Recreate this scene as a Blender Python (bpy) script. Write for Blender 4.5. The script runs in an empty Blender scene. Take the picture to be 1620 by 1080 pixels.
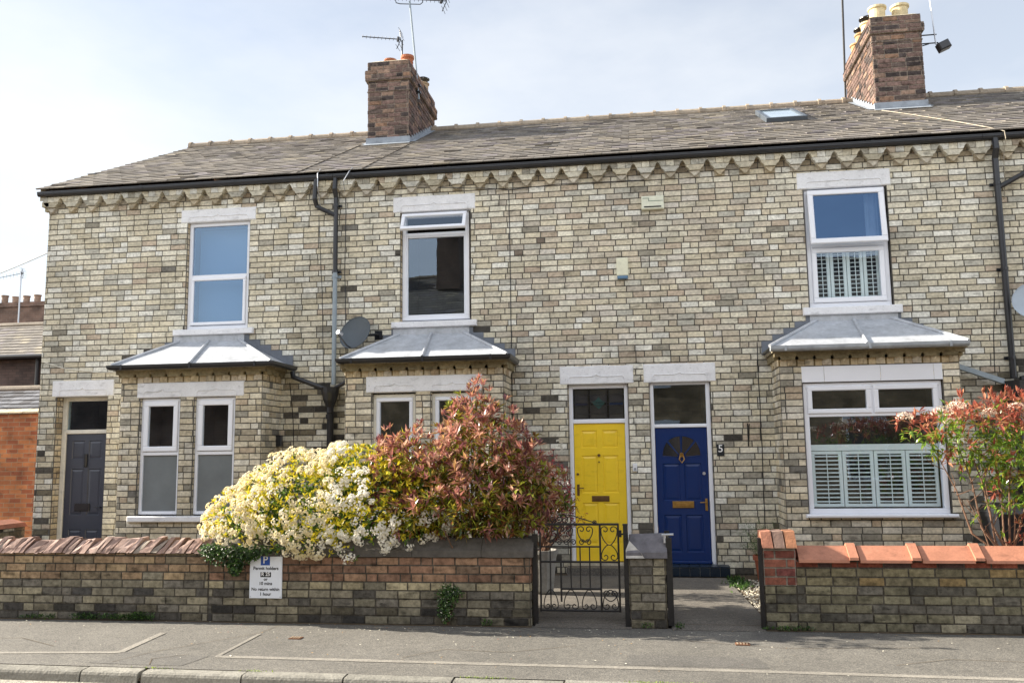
import bpy, math, random
from mathutils import Vector, Matrix, noise
S = bpy.context.scene
rnd = random.Random(7)

# ------------------------------------------------------------------ camera
cam = bpy.data.cameras.new('camera')
camo = bpy.data.objects.new('camera', cam)
S.collection.objects.link(camo)
S.camera = camo
right = Vector((0.98873465, 0.14916296, -0.01241809))
up = Vector((0.03120383, -0.12427059, 0.99175760))
fwd = Vector((-0.1463903, 0.9809726, 0.1275251))
M = Matrix((right, up, -fwd)).transposed().to_4x4()
M.translation = Vector((0.0, -12.8, 1.76))
camo.matrix_world = M
cam.sensor_width = 36.0
cam.lens = 1395.8 / 1620 * 36
cam.clip_start = 0.1
cam.clip_end = 3000

# ------------------------------------------------------------------ light
SUN = Vector((-2.0, 0.15, 1.0)).normalized()
sun = bpy.data.lights.new('sun', 'SUN')
sun.energy = 5.0
sun.angle = math.radians(0.5)
sun.color = (1.0, 0.91, 0.77)
suno = bpy.data.objects.new('sun', sun)
S.collection.objects.link(suno)
suno.rotation_euler = SUN.to_track_quat('Z', 'Y').to_euler()
suno.location = (-30, 2, 20)

W = bpy.data.worlds.new('World')
S.world = W
W.use_nodes = True
nt = W.node_tree
for n in list(nt.nodes):
    nt.nodes.remove(n)
out = nt.nodes.new('ShaderNodeOutputWorld')
bg = nt.nodes.new('ShaderNodeBackground')
sky = nt.nodes.new('ShaderNodeTexSky')
sky.sky_type = 'NISHITA'
sky.sun_disc = False
sky.sun_elevation = math.asin(SUN.z)
sky.sun_rotation = math.atan2(SUN.x, SUN.y)
sky.air_density = 1.0
sky.dust_density = 1.0
sky.ozone_density = 1.0
tc = nt.nodes.new('ShaderNodeTexCoord')
mp = nt.nodes.new('ShaderNodeMapping')
mp.inputs['Scale'].default_value = (1.0, 1.0, 2.4)
mp.inputs['Rotation'].default_value = (0.2, 0.5, 0.3)
cn = nt.nodes.new('ShaderNodeTexNoise')
cn.inputs['Scale'].default_value = 2.0
cn.inputs['Detail'].default_value = 7
cn.inputs['Roughness'].default_value = 0.55
cr = nt.nodes.new('ShaderNodeValToRGB')
cr.color_ramp.elements[0].position = 0.36
cr.color_ramp.elements[0].color = (0.50, 0.50, 0.50, 1)
cr.color_ramp.elements[1].position = 0.66
cr.color_ramp.elements[1].color = (0.90, 0.90, 0.90, 1)
mx = nt.nodes.new('ShaderNodeMix')
mx.data_type = 'RGBA'
gb = nt.nodes.new('ShaderNodeMapRange')        # cloud made brighter behind the camera, an added fill for the facade
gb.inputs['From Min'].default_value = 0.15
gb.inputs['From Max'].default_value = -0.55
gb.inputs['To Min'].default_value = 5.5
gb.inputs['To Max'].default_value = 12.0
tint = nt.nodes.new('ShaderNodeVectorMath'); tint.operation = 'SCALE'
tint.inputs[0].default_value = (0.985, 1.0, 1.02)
nt.links.new(tc.outputs['Generated'], mp.inputs['Vector'])
nt.links.new(mp.outputs['Vector'], cn.inputs['Vector'])
nt.links.new(cn.outputs['Fac'], cr.inputs['Fac'])
sx = nt.nodes.new('ShaderNodeSeparateXYZ')
nt.links.new(tc.outputs['Generated'], sx.inputs[0])
zr = nt.nodes.new('ShaderNodeMapRange')        # the haze and cloud thin out towards the zenith
zr.inputs['From Min'].default_value = 0.32
zr.inputs['From Max'].default_value = 0.80
zr.inputs['To Min'].default_value = 1.0
zr.inputs['To Max'].default_value = 0.6
nt.links.new(sx.outputs['Z'], zr.inputs['Value'])
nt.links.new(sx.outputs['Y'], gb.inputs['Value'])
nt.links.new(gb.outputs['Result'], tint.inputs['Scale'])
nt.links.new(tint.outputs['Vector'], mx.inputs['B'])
ml = nt.nodes.new('ShaderNodeMath'); ml.operation = 'MULTIPLY'
nt.links.new(cr.outputs['Color'], ml.inputs[0]); nt.links.new(zr.outputs['Result'], ml.inputs[1])
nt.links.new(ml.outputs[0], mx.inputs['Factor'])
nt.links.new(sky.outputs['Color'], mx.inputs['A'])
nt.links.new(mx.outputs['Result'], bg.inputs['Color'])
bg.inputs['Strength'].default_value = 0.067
nt.links.new(bg.outputs['Background'], out.inputs['Surface'])

S.view_settings.view_transform = 'Standard'
S.view_settings.look = 'None'
S.view_settings.exposure = 1.6
S.view_settings.gamma = 1.0
S.render.engine = 'CYCLES'
S.cycles.max_bounces = 7
S.cycles.diffuse_bounces = 4
S.cycles.glossy_bounces = 4
S.cycles.transparent_max_bounces = 12

# ------------------------------------------------------------------ helpers
def lin(h):
    r = []
    for i in (0, 2, 4):
        v = int(h[i:i + 2], 16) / 255
        r.append(v / 12.92 if v <= 0.04045 else ((v + 0.055) / 1.055) ** 2.4)
    return tuple(r)

def mul(c, k):
    return (c[0] * k, c[1] * k, c[2] * k)

def lerp(a, b, t):
    return tuple(a[i] * (1 - t) + b[i] * t for i in range(3))

def nz(x, y=0.0, z=0.0):
    return noise.noise(Vector((x, y, z)))

_L = {}

def setp(o, **k):
    for a, b in k.items():
        if b is not None:
            o[a] = b

def thing(name, label, cat, loc, group=None):
    o = bpy.data.objects.new(name, None)
    o.empty_display_size = 0.2
    S.collection.objects.link(o)
    o.location = loc
    _L[o.name] = Vector(loc)
    setp(o, label=label, category=cat, group=group)
    return o

class MB:
    def __init__(s):
        s.v = []; s.f = []; s.c = []; s.mi = []; s.cur = 0

    def face(s, pts, col=(1, 1, 1)):
        n = len(s.v)
        s.v.extend([tuple(p) for p in pts])
        s.f.append(tuple(range(n, n + len(pts))))
        s.c.append(col); s.mi.append(s.cur)

    def faces(s, verts, faces, col=(1, 1, 1)):
        n = len(s.v)
        s.v.extend([tuple(p) for p in verts])
        for f in faces:
            s.f.append(tuple(n + i for i in f))
            s.c.append(col); s.mi.append(s.cur)

    def hexa(s, p, col=(1, 1, 1), skip=()):
        F = [(0, 3, 2, 1), (4, 5, 6, 7), (0, 1, 5, 4), (1, 2, 6, 5), (2, 3, 7, 6), (3, 0, 4, 7)]
        s.faces(p, [f for i, f in enumerate(F) if i not in skip], col)

    def box(s, x0, y0, z0, x1, y1, z1, col=(1, 1, 1)):
        s.hexa([(x0, y0, z0), (x1, y0, z0), (x1, y1, z0), (x0, y1, z0), (x0, y0, z1), (x1, y0, z1), (x1, y1, z1), (x0, y1, z1)], col)

    def fbox(s, fr, u0, u1, d0, d1, z0, z1, col=(1, 1, 1)):   # box in a wall frame, d outward
        s.hexa([fr(u0, d1, z0), fr(u1, d1, z0), fr(u1, d0, z0), fr(u0, d0, z0), fr(u0, d1, z1), fr(u1, d1, z1), fr(u1, d0, z1), fr(u0, d0, z1)], col)

    def bevbox(s, fr, u0, u1, d0, d1, z0, z1, b, col=(1, 1, 1)):   # front edges chamfered
        a = [fr(u0, d0, z0), fr(u1, d0, z0), fr(u1, d0, z1), fr(u0, d0, z1)]
        m = [fr(u0, d1 - b, z0), fr(u1, d1 - b, z0), fr(u1, d1 - b, z1), fr(u0, d1 - b, z1)]
        t = [fr(u0 + b, d1, z0 + b), fr(u1 - b, d1, z0 + b), fr(u1 - b, d1, z1 - b), fr(u0 + b, d1, z1 - b)]
        f = [(8, 9, 10, 11)]
        for i in range(4):
            j = (i + 1) % 4
            f.append((i, j, 4 + j, 4 + i)); f.append((4 + i, 4 + j, 8 + j, 8 + i))
        s.faces(a + m + t, f, col)

    def tube(s, pts, r, n=8, col=(1, 1, 1), cap=True):
        pts = [Vector(p) for p in pts]
        rs = r if isinstance(r, (list, tuple)) else [r] * len(pts)
        base = len(s.v)
        prev = None
        for i, p in enumerate(pts):
            if i == 0: t = pts[1] - pts[0]
            elif i == len(pts) - 1: t = pts[-1] - pts[-2]
            else: t = (pts[i + 1] - pts[i]).normalized() + (pts[i] - pts[i - 1]).normalized()
            if t.length < 1e-9: t = Vector((0, 0, 1))
            t.normalize()
            if prev is None:
                a = t.orthogonal().normalized()
            else:
                a = (prev - t * prev.dot(t))
                a = a.normalized() if a.length > 1e-6 else t.orthogonal().normalized()
            prev = a
            b = t.cross(a)
            for k in range(n):
                w = 2 * math.pi * k / n
                s.v.append(tuple(p + a * math.cos(w) * rs[i] + b * math.sin(w) * rs[i]))
        for i in range(len(pts) - 1):
            for k in range(n):
                k2 = (k + 1) % n
                s.f.append((base + i * n + k, base + i * n + k2, base + (i + 1) * n + k2, base + (i + 1) * n + k))
                s.c.append(col); s.mi.append(s.cur)
        if cap:
            s.f.append(tuple(base + k for k in reversed(range(n)))); s.c.append(col); s.mi.append(s.cur)
            s.f.append(tuple(base + (len(pts) - 1) * n + k for k in range(n))); s.c.append(col); s.mi.append(s.cur)

    def lathe(s, cx, cy, prof, n=20, col=(1, 1, 1), sx=1, sy=1, cap=True):
        base = len(s.v)
        for r, z in prof:
            for k in range(n):
                w = 2 * math.pi * k / n
                s.v.append((cx + r * sx * math.cos(w), cy + r * sy * math.sin(w), z))
        for i in range(len(prof) - 1):
            for k in range(n):
                k2 = (k + 1) % n
                s.f.append((base + i * n + k, base + i * n + k2, base + (i + 1) * n + k2, base + (i + 1) * n + k))
                s.c.append(col); s.mi.append(s.cur)
        if cap:
            for i in (0, len(prof) - 1):
                s.f.append(tuple(base + i * n + k for k in range(n))); s.c.append(col); s.mi.append(s.cur)

    def prism(s, fr, poly, d0, d1, col=(1, 1, 1)):   # polygon of (u,z) extruded outward
        n = len(poly)
        a = [fr(u, d0, z) for u, z in poly]; b = [fr(u, d1, z) for u, z in poly]
        f = [tuple(range(n, 2 * n))] + [(i, (i + 1) % n, n + (i + 1) % n, n + i) for i in range(n)]
        s.faces(a + b, f, col)

    def build(s, name, mat, parent=None, label=None, smooth=False, loc=None):
        L = Vector((0, 0, 0))
        if parent is not None: L = _L[parent.name]
        elif loc is not None: L = Vector(loc)
        me = bpy.data.meshes.new(name)
        me.from_pydata([(v[0] - L.x, v[1] - L.y, v[2] - L.z) for v in s.v], [], s.f)
        at = me.attributes.new('col', 'FLOAT_COLOR', 'FACE')
        flat = []
        for c in s.c: flat.extend((c[0], c[1], c[2], 1.0))
        at.data.foreach_set('color', flat)
        ms = mat if isinstance(mat, list) else [mat]
        for m in ms: me.materials.append(m)
        if len(ms) > 1: me.polygons.foreach_set('material_index', s.mi)
        if smooth: me.polygons.foreach_set('use_smooth', [True] * len(me.polygons))
        me.update()
        o = bpy.data.objects.new(name, me)
        S.collection.objects.link(o)
        if parent is not None: o.parent = parent
        else: o.location = L
        _L[o.name] = L
        if label: o['label'] = label
        return o

def frame(O, U, N):
    O = Vector(O); U = Vector(U); N = Vector(N)
    return lambda u, d, z: O + U * u + N * d + Vector((0, 0, z))

FR = frame((0, 0, 0), (1, 0, 0), (0, -1, 0))          # the facade, u = x
def FRY(y): return frame((0, y, 0), (1, 0, 0), (0, -1, 0))

def scroll(fr, u, z, r, a0, turns, s=1, n=18, d=0):
    """spiral in a wall frame starting on the rim at angle a0 and curling in"""
    P = []
    for i in range(n + 1):
        t = i / n
        a = a0 + s * turns * 2 * math.pi * t
        rr = r * (1 - 0.8 * t)
        P.append(fr(u + rr * math.cos(a), d, z + rr * math.sin(a)))
    return P

# ------------------------------------------------------------------ materials
def newmat(name):
    m = bpy.data.materials.new(name)
    m.use_nodes = True
    n = m.node_tree.nodes
    return m, n, m.node_tree.links, n['Principled BSDF']

def surf(name, col=None, rough=0.8, ns=0, amt=0.0, bump=0.0, bscale=40, spec=0.3, metal=0.0, ns2=0, amt2=0.0, coat=0.0, zs=1.0):
    """col None -> 'col' attribute; two noise mottles multiply it, one bump"""
    m, n, l, b = newmat(name)
    b.inputs['Roughness'].default_value = rough
    b.inputs['Specular IOR Level'].default_value = spec
    b.inputs['Metallic'].default_value = metal
    b.inputs['Coat Weight'].default_value = coat
    b.inputs['Coat Roughness'].default_value = 0.12
    geo = n.new('ShaderNodeNewGeometry')
    if col is None:
        a = n.new('ShaderNodeAttribute'); a.attribute_name = 'col'
        src = a.outputs['Color']
    else:
        a = n.new('ShaderNodeRGB'); a.outputs[0].default_value = (*col, 1)
        src = a.outputs[0]
    vec = geo.outputs['Position']
    if zs != 1.0:
        mpn = n.new('ShaderNodeMapping'); mpn.inputs['Scale'].default_value = (1, 1, zs)
        l.new(vec, mpn.inputs['Vector']); vec = mpn.outputs['Vector']
    for sc, am in ((ns, amt), (ns2, amt2)):
        if sc:
            t = n.new('ShaderNodeTexNoise'); t.inputs['Scale'].default_value = sc
            t.inputs['Detail'].default_value = 6; t.inputs['Roughness'].default_value = 0.65
            l.new(vec, t.inputs['Vector'])
            r = n.new('ShaderNodeMapRange')
            r.inputs['From Min'].default_value = 0.3; r.inputs['From Max'].default_value = 0.7
            r.inputs['To Min'].default_value = 1 - am; r.inputs['To Max'].default_value = 1 + am
            l.new(t.outputs['Fac'], r.inputs['Value'])
            x = n.new('ShaderNodeMix'); x.data_type = 'RGBA'; x.blend_type = 'MULTIPLY'
            x.inputs['Factor'].default_value = 1
            l.new(src, x.inputs['A']); l.new(r.outputs['Result'], x.inputs['B'])
            src = x.outputs['Result']
    l.new(src, b.inputs['Base Color'])
    if bump:
        t = n.new('ShaderNodeTexNoise'); t.inputs['Scale'].default_value = bscale
        t.inputs['Detail'].default_value = 5
        l.new(geo.outputs['Position'], t.inputs['Vector'])
        bp = n.new('ShaderNodeBump'); bp.inputs['Strength'].default_value = bump
        bp.inputs['Distance'].default_value = 0.01
        l.new(t.outputs['Fac'], bp.inputs['Height'])
        l.new(bp.outputs['Normal'], b.inputs['Normal'])
    return m

def smear(m, amt=0.5, lo=0.56, hi=0.72):
    """soot smears: patches lying along the courses plus a broad uneven film"""
    n, l = m.node_tree.nodes, m.node_tree.links
    b = n['Principled BSDF']; src = b.inputs['Base Color'].links[0].from_socket
    geo = n.new('ShaderNodeNewGeometry')
    for sc, a0, f0, f1, am in (((5, 5, 13), 0, lo, hi, amt), ((0.7, 0.7, 0.5), 9, 0.46, 0.72, amt * 0.55), ((22, 22, 40), 4, 0.60, 0.72, amt * 0.8)):
        mp_ = n.new('ShaderNodeMapping'); mp_.inputs['Scale'].default_value = sc; mp_.inputs['Location'].default_value = (a0, a0, a0)
        t = n.new('ShaderNodeTexNoise'); t.inputs['Scale'].default_value = 1; t.inputs['Detail'].default_value = 6
        l.new(geo.outputs['Position'], mp_.inputs['Vector']); l.new(mp_.outputs['Vector'], t.inputs['Vector'])
        r = n.new('ShaderNodeMapRange'); r.interpolation_type = 'SMOOTHSTEP'
        r.inputs['From Min'].default_value = f0; r.inputs['From Max'].default_value = f1
        r.inputs['To Min'].default_value = 1; r.inputs['To Max'].default_value = 1 - am
        l.new(t.outputs['Fac'], r.inputs['Value'])
        x = n.new('ShaderNodeMix'); x.data_type = 'RGBA'; x.blend_type = 'MULTIPLY'; x.inputs['Factor'].default_value = 1
        l.new(src, x.inputs['A']); l.new(r.outputs['Result'], x.inputs['B']); src = x.outputs['Result']
    l.new(src, b.inputs['Base Color'])
    return m

def leafmat(name, trans=0.35, rough=0.4, tint=(1, 1, 1)):
    m, n, l, b = newmat(name)
    a = n.new('ShaderNodeAttribute'); a.attribute_name = 'col'
    b.inputs['Roughness'].default_value = rough
    b.inputs['Specular IOR Level'].default_value = 0.5
    l.new(a.outputs['Color'], b.inputs['Base Color'])
    t = n.new('ShaderNodeBsdfTranslucent')
    l.new(a.outputs['Color'], t.inputs['Color'])
    x = n.new('ShaderNodeMixShader'); x.inputs['Fac'].default_value = trans
    l.new(b.outputs[0], x.inputs[1]); l.new(t.outputs[0], x.inputs[2])
    l.new(x.outputs[0], n['Material Output'].inputs['Surface'])
    return m

def glassmat(name, ior=1.9, tint=(0.8, 0.85, 0.88), rough=0.008, coat=(0.62, 0.78, 0.97)):
    m, n, l, b = newmat(name)
    n.remove(b)
    tr = n.new('ShaderNodeBsdfTransparent'); tr.inputs['Color'].default_value = (*tint, 1)
    g = n.new('ShaderNodeBsdfGlossy'); g.inputs['Roughness'].default_value = rough
    g.inputs['Color'].default_value = (*coat, 1)  # blue sky colour put into the tint of the reflection
    lw = n.new('ShaderNodeLayerWeight'); lw.inputs['Blend'].default_value = 0.5      # Schlick, the same from both sides
    pw = n.new('ShaderNodeMath'); pw.operation = 'POWER'; pw.inputs[1].default_value = 5
    l.new(lw.outputs['Facing'], pw.inputs[0])
    f = n.new('ShaderNodeMapRange'); f.inputs['To Min'].default_value = ((ior - 1) / (ior + 1)) ** 2; f.inputs['To Max'].default_value = 1
    l.new(pw.outputs[0], f.inputs['Value'])
    geo = n.new('ShaderNodeNewGeometry')
    t = n.new('ShaderNodeTexNoise'); t.inputs['Scale'].default_value = 1.3
    l.new(geo.outputs['Position'], t.inputs['Vector'])
    bp = n.new('ShaderNodeBump'); bp.inputs['Strength'].default_value = 0.05; bp.inputs['Distance'].default_value = 0.03
    l.new(t.outputs['Fac'], bp.inputs['Height'])
    l.new(bp.outputs['Normal'], g.inputs['Normal'])
    x = n.new('ShaderNodeMixShader')
    l.new(f.outputs[0], x.inputs['Fac']); l.new(tr.outputs[0], x.inputs[1]); l.new(g.outputs[0], x.inputs[2])
    l.new(x.outputs[0], n['Material Output'].inputs['Surface'])
    return m

def brickmat(name, c1, c2, mort, scale=1.0):
    """procedural brick for far or side walls; works on any upright face"""
    m, n, l, b = newmat(name)
    geo = n.new('ShaderNodeNewGeometry')
    sp = n.new('ShaderNodeSeparateXYZ'); l.new(geo.outputs['Position'], sp.inputs[0])
    ad = n.new('ShaderNodeMath'); ad.operation = 'ADD'
    l.new(sp.outputs['X'], ad.inputs[0]); l.new(sp.outputs['Y'], ad.inputs[1])
    cb = n.new('ShaderNodeCombineXYZ'); l.new(ad.outputs[0], cb.inputs['X']); l.new(sp.outputs['Z'], cb.inputs['Y'])
    t = n.new('ShaderNodeTexBrick'); l.new(cb.outputs[0], t.inputs['Vector'])
    t.inputs['Color1'].default_value = (*c1, 1); t.inputs['Color2'].default_value = (*c2, 1)
    t.inputs['Mortar'].default_value = (*mort, 1)
    t.inputs['Scale'].default_value = scale
    t.inputs['Mortar Size'].default_value = 0.006
    t.inputs['Brick Width'].default_value = 0.245; t.inputs['Row Height'].default_value = 0.087
    nn = n.new('ShaderNodeTexNoise'); nn.inputs['Scale'].default_value = 2.2; nn.inputs['Detail'].default_value = 8
    l.new(geo.outputs['Position'], nn.inputs['Vector'])
    r = n.new('ShaderNodeMapRange'); r.inputs['From Min'].default_value = 0.3; r.inputs['From Max'].default_value = 0.7
    r.inputs['To Min'].default_value = 0.55; r.inputs['To Max'].default_value = 1.3
    l.new(nn.outputs['Fac'], r.inputs['Value'])
    x = n.new('ShaderNodeMix'); x.data_type = 'RGBA'; x.blend_type = 'MULTIPLY'; x.inputs['Factor'].default_value = 1
    l.new(t.outputs['Color'], x.inputs['A']); l.new(r.outputs['Result'], x.inputs['B'])
    l.new(x.outputs['Result'], b.inputs['Base Color'])
    b.inputs['Roughness'].default_value = 0.9
    return m

M_brick = surf('brick', None, 0.92, 26, 0.26, 0.7, 90, 0.2, ns2=3.0, amt2=0.14)
M_dbrick = surf('weathered_brick', None, 0.92, 18, 0.42, 0.8, 70, 0.2, ns2=5, amt2=0.2)
smear(M_brick, 0.42); smear(M_dbrick, 0.5)
M_slate = surf('slate', None, 0.7, 14, 0.22, 0.5, 60, 0.35, ns2=1.1, amt2=0.16)
M_stone = surf('stone', None, 0.85, 12, 0.3, 0.8, 40, 0.3, ns2=60, amt2=0.15)
M_upvc = surf('white_plastic', lin('e6e9f0'), 0.32, 2, 0.03, 0, 40, 0.5)
M_oldwhite = surf('cream_paint', lin('d9d5c8'), 0.5, 9, 0.08, 0.2, 30, 0.4)
M_lintel = smear(surf('painted_stone', lin('e2e3e6'), 0.75, 7, 0.07, 0.35, 35, 0.3, ns2=45, amt2=0.06), 0.24)
M_black = surf('black_plastic', (0.016, 0.017, 0.021), 0.3, 6, 0.2, 0, 40, 0.5)
M_iron = surf('black_iron', (0.014, 0.013, 0.013), 0.5, 30, 0.4, 0.3, 80, 0.4)
M_greypipe = surf('grey_pipe', lin('8b97a0'), 0.5, 8, 0.12, 0, 40, 0.4)
M_lead = surf('lead', lin('b2b6bc'), 0.55, 5, 0.2, 0.25, 14, 0.5, ns2=25, amt2=0.1, metal=0.15)
M_zinc = surf('weathered_flashing', lin('8d949c'), 0.6, 6, 0.25, 0.3, 20)
M_oldlead = surf('old_lead', lin('6b7078'), 0.6, 6, 0.25, 0.3, 20)
M_yellow = surf('yellow_paint', lin('edc92b'), 0.32, 4, 0.04, 0.05, 60, 0.5, coat=0.25)
M_blue = surf('blue_paint', lin('08295f'), 0.26, 4, 0.06, 0.05, 60, 0.35, coat=0.08)
M_char = surf('charcoal_paint', lin('3d414d'), 0.35, 4, 0.06, 0.05, 60, 0.5)
M_brass = surf('brass', lin('a8844a'), 0.35, 20, 0.2, 0, 40, 0.5, metal=0.8)
M_dkbrass = surf('aged_brass', lin('6d5233'), 0.45, 20, 0.2, 0, 40, 0.5, metal=0.6)
M_room = surf('dark_room', (0.035, 0.034, 0.032), 0.9)
M_curtain = surf('curtain', lin('c9cdd2'), 0.9, 5, 0.1)
M_shutter = surf('pale_blue_shutter', lin('dfecee'), 0.45, 3, 0.04)
M_frost = surf('frosted_glass', lin('70777a'), 0.2, 1.5, 0.15, 0, 40, 0.6, coat=0.4)
M_grey = surf('grey_paint', lin('4b525a'), 0.4, 8, 0.12, 0, 40, 0.4)
M_alu = surf('aluminium', lin('b9bcc2'), 0.35, 30, 0.1, 0, 40, 0.5, metal=0.7)
M_plain = surf('tinted', None, 0.5, 12, 0.12)
M_rough = surf('tinted_rough', None, 0.85, 12, 0.25, 0.5, 50)
M_terra = surf('terracotta', lin('aa755e'), 0.6, 6, 0.16, 0.3, 60, 0.35, ns2=40, amt2=0.08)
M_glass = glassmat('window_glass', 2.2, (0.95, 0.97, 0.97))
M_glass_deep = glassmat('sky_tinted_deep_glass', 2.2, (0.35, 0.42, 0.5), 0.008, (0.28, 0.50, 0.92))  # deep blue of reflected sky painted in as gloss tint
M_glass_sky = glassmat('sky_tinted_glass', 2.6, (0.6, 0.7, 0.8), 0.008, (0.50, 0.70, 0.95))  # blue gloss tint stands in for bluer reflected sky
M_glass_dim = glassmat('door_glass', 1.7, (0.6, 0.62, 0.62))
M_leaf = leafmat('leaf')
M_redleaf = leafmat('glossy_red_leaf', 0.4, 0.22)
M_petal = leafmat('petal', 0.35, 0.7)
M_bark = surf('bark', lin('6f5646'), 0.9, 20, 0.3, 0.6, 60)

for m_, a_ in ((M_yellow, .10), (M_char, .15), (M_lead, .22), (M_terra, .25), (M_oldwhite, .15), (M_slate, .18)): smear(m_, a_)
# ------------------------------------------------------------------ bricks
H = 0.0872
def subtract(rects, hole):
    res = []
    a0, a1, b0, b1 = hole
    for (u0, u1, z0, z1) in rects:
        if a1 <= u0 or a0 >= u1 or b1 <= z0 or b0 >= z1:
            res.append((u0, u1, z0, z1)); continue
        if a0 > u0: res.append((u0, a0, z0, z1))
        if a1 < u1: res.append((a1, u1, z0, z1))
        m0, m1 = max(u0, a0), min(u1, a1)
        if b0 > z0: res.append((m0, m1, z0, b0))
        if b1 < z1: res.append((m0, m1, b1, z1))
    return res

def bricks(mb, fr, u0, u1, z0, z1, pal, holes=(), mort=(0.125, 0.118, 0.105), L=0.247, J=0.0115, D=0.009, hdr=0.13, off=0.0, zb=0.0, h=H, rag=0.002, gen0=None, seam=(False, False)):
    k0 = int(math.floor((z0 - zb) / h + 1e-6)); k1 = int(math.ceil((z1 - zb) / h - 1e-6))
    for k in range(k0, k1):
        rr = random.Random(k * 7919 + int((off + 50) * 131))
        b0 = zb + k * h; b1 = b0 + h
        u = (math.floor(u0 / L) * L if gen0 is None else gen0) - L + (0.5 * L if k % 2 else 0) + off
        ends = u1 + (L if seam[1] else 0)
        r2 = random.Random(k * 31 + 5)
        while u < ends:
            l = L * 0.5 if rr.random() < hdr else L
            l *= 1 + rr.uniform(-0.03, 0.03)
            m_ = u + l / 2
            if (seam[0] and m_ < u0) or (seam[1] and m_ >= u1) or (gen0 is not None and u + l < u0):
                u += l; continue
            ra = (u if seam[0] else max(u, u0), u + l if seam[1] else min(u + l, u1), max(b0, z0), min(b1, z1))
            full = (u, u + l, b0, b1)
            u += l
            if ra[1] - ra[0] < 0.02 or ra[3] - ra[2] < 0.012: continue
            rs = [ra]
            for hl in holes: rs = subtract(rs, hl)
            col = pal(full[0] + l / 2, b0 + h / 2)
            for (p0, p1, q0, q1) in rs:
                if p1 - p0 < 0.02 or q1 - q0 < 0.012: continue
                j = J / 2
                d = D + r2.uniform(-rag, rag)
                a = [fr(p0 + j, -0.004, q0 + j), fr(p1 - j, -0.004, q0 + j), fr(p1 - j, -0.004, q1 - j), fr(p0 + j, -0.004, q1 - j)]
                e = 0.003
                t = [fr(p0 + j + e, d, q0 + j + e), fr(p1 - j - e, d, q0 + j + e), fr(p1 - j - e, d, q1 - j - e), fr(p0 + j + e, d, q1 - j - e)]
                mb.faces(a + t, [(4, 5, 6, 7), (0, 1, 5, 4), (1, 2, 6, 5), (2, 3, 7, 6), (3, 0, 4, 7)], col)
    rs = [(u0, u1, z0, z1)]
    for hl in holes: rs = subtract(rs, hl)
    for (p0, p1, q0, q1) in rs:
        mb.face([fr(p0, 0, q0), fr(p1, 0, q0), fr(p1, 0, q1), fr(p0, 0, q1)], mort)

def pick(cols):
    t = sum(w for _, w in cols); x = rnd.random() * t
    for c, w in cols:
        x -= w
        if x <= 0: return c
    return cols[-1][0]

CREAM = [(lin('ddd8c6'), 5), (lin('d8d1bd'), 5), (lin('d3cab2'), 4), (lin('cbc3ad'), 3), (lin('e2e0d5'), 3.6), (lin('c0bdb0'), 2.4), (lin('bfb09c'), 1.2)]
GREYB = [(lin('a8a395'), 3), (lin('979284'), 2.4), (lin('aea48f'), 2.5), (lin('7b7871'), 0.8)]
DARKB = [(lin('5c5851'), 2), (lin('4b4844'), 2), (lin('77705f'), 2)]
def grime(x, z):
    g = 0.06 + 0.20 * max(0, nz(x * 0.55, z * 0.8, 3.1)) + 0.10 * nz(x * 2.1, z * 2.3, 9)
    if z < 2.4: g += 0.10 * (2.4 - z) / 2.4
    if z < 0.75: g += 0.25
    if -2.0 < x < 1.8 and z < 2.7: g += 0.10
    if -5.45 < x < -4.2 and z < 2.9: g += 0.55
    if -1.95 < x < -1.25 and z < 3.0: g += 0.45
    if x < -8.9 and z < 2.7: g += 0.4
    if abs(x + 4.62) < 0.25: g += 0.14
    if abs(x - 4.92) < 0.4 and z < 3.0: g += 0.4
    if abs(x - 4.92) < 0.22: g += 0.10
    if 4.1 < x and z < 2.9: g += 0.4
    for a, b in ((-7.7, -5.4), (-4.2, -1.9), (1.7, 4.1)):
        if a - 0.35 < x < b + 0.35 and 3.0 < z < 3.7: g += 0.2
    return g
def pal_face(x, z):
    g = grime(x, z)
    r = rnd.random()
    if r < g * 0.42: c = pick(DARKB) if rnd.random() < g * 0.7 else pick(GREYB)
    else: c = pick(CREAM)
    if -2.2 < x < 2.6 and z > 3.0 and rnd.random() < 0.35: c = lerp(c, lin('b09e8c'), 0.35)
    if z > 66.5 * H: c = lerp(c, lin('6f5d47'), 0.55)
    return mul(c, rnd.uniform(0.9, 1.08) * (1 - 0.22 * min(g, 0.8)))
def pal_bay(x, z):
    g = 0.12 + (0.25 if z < 1.4 else 0) + 0.3 * max(0, nz(x * 1.1, z * 1.3, 5))
    c = pick(GREYB) if rnd.random() < g else lerp(pick(CREAM), lin('c8b088'), 0.22)
    return mul(c, rnd.uniform(0.88, 1.08))
def pal_warm(x, z):
    c = pick(CREAM) if rnd.random() < 0.75 else pick(GREYB)
    return mul(lerp(c, lin('c9a878'), 0.35), rnd.uniform(0.85, 1.08))
RED = [(lin('7d675f'), 3), (lin('705d56'), 3), (lin('8c7566'), 2), (lin('625650'), 2), (lin('8b6f5c'), 1)]
def pal_chim(x, z):
    c = pick(RED)
    if rnd.random() < 0.15: c = lin('4b4341')
    return mul(c, rnd.uniform(0.8, 1.15))

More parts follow.
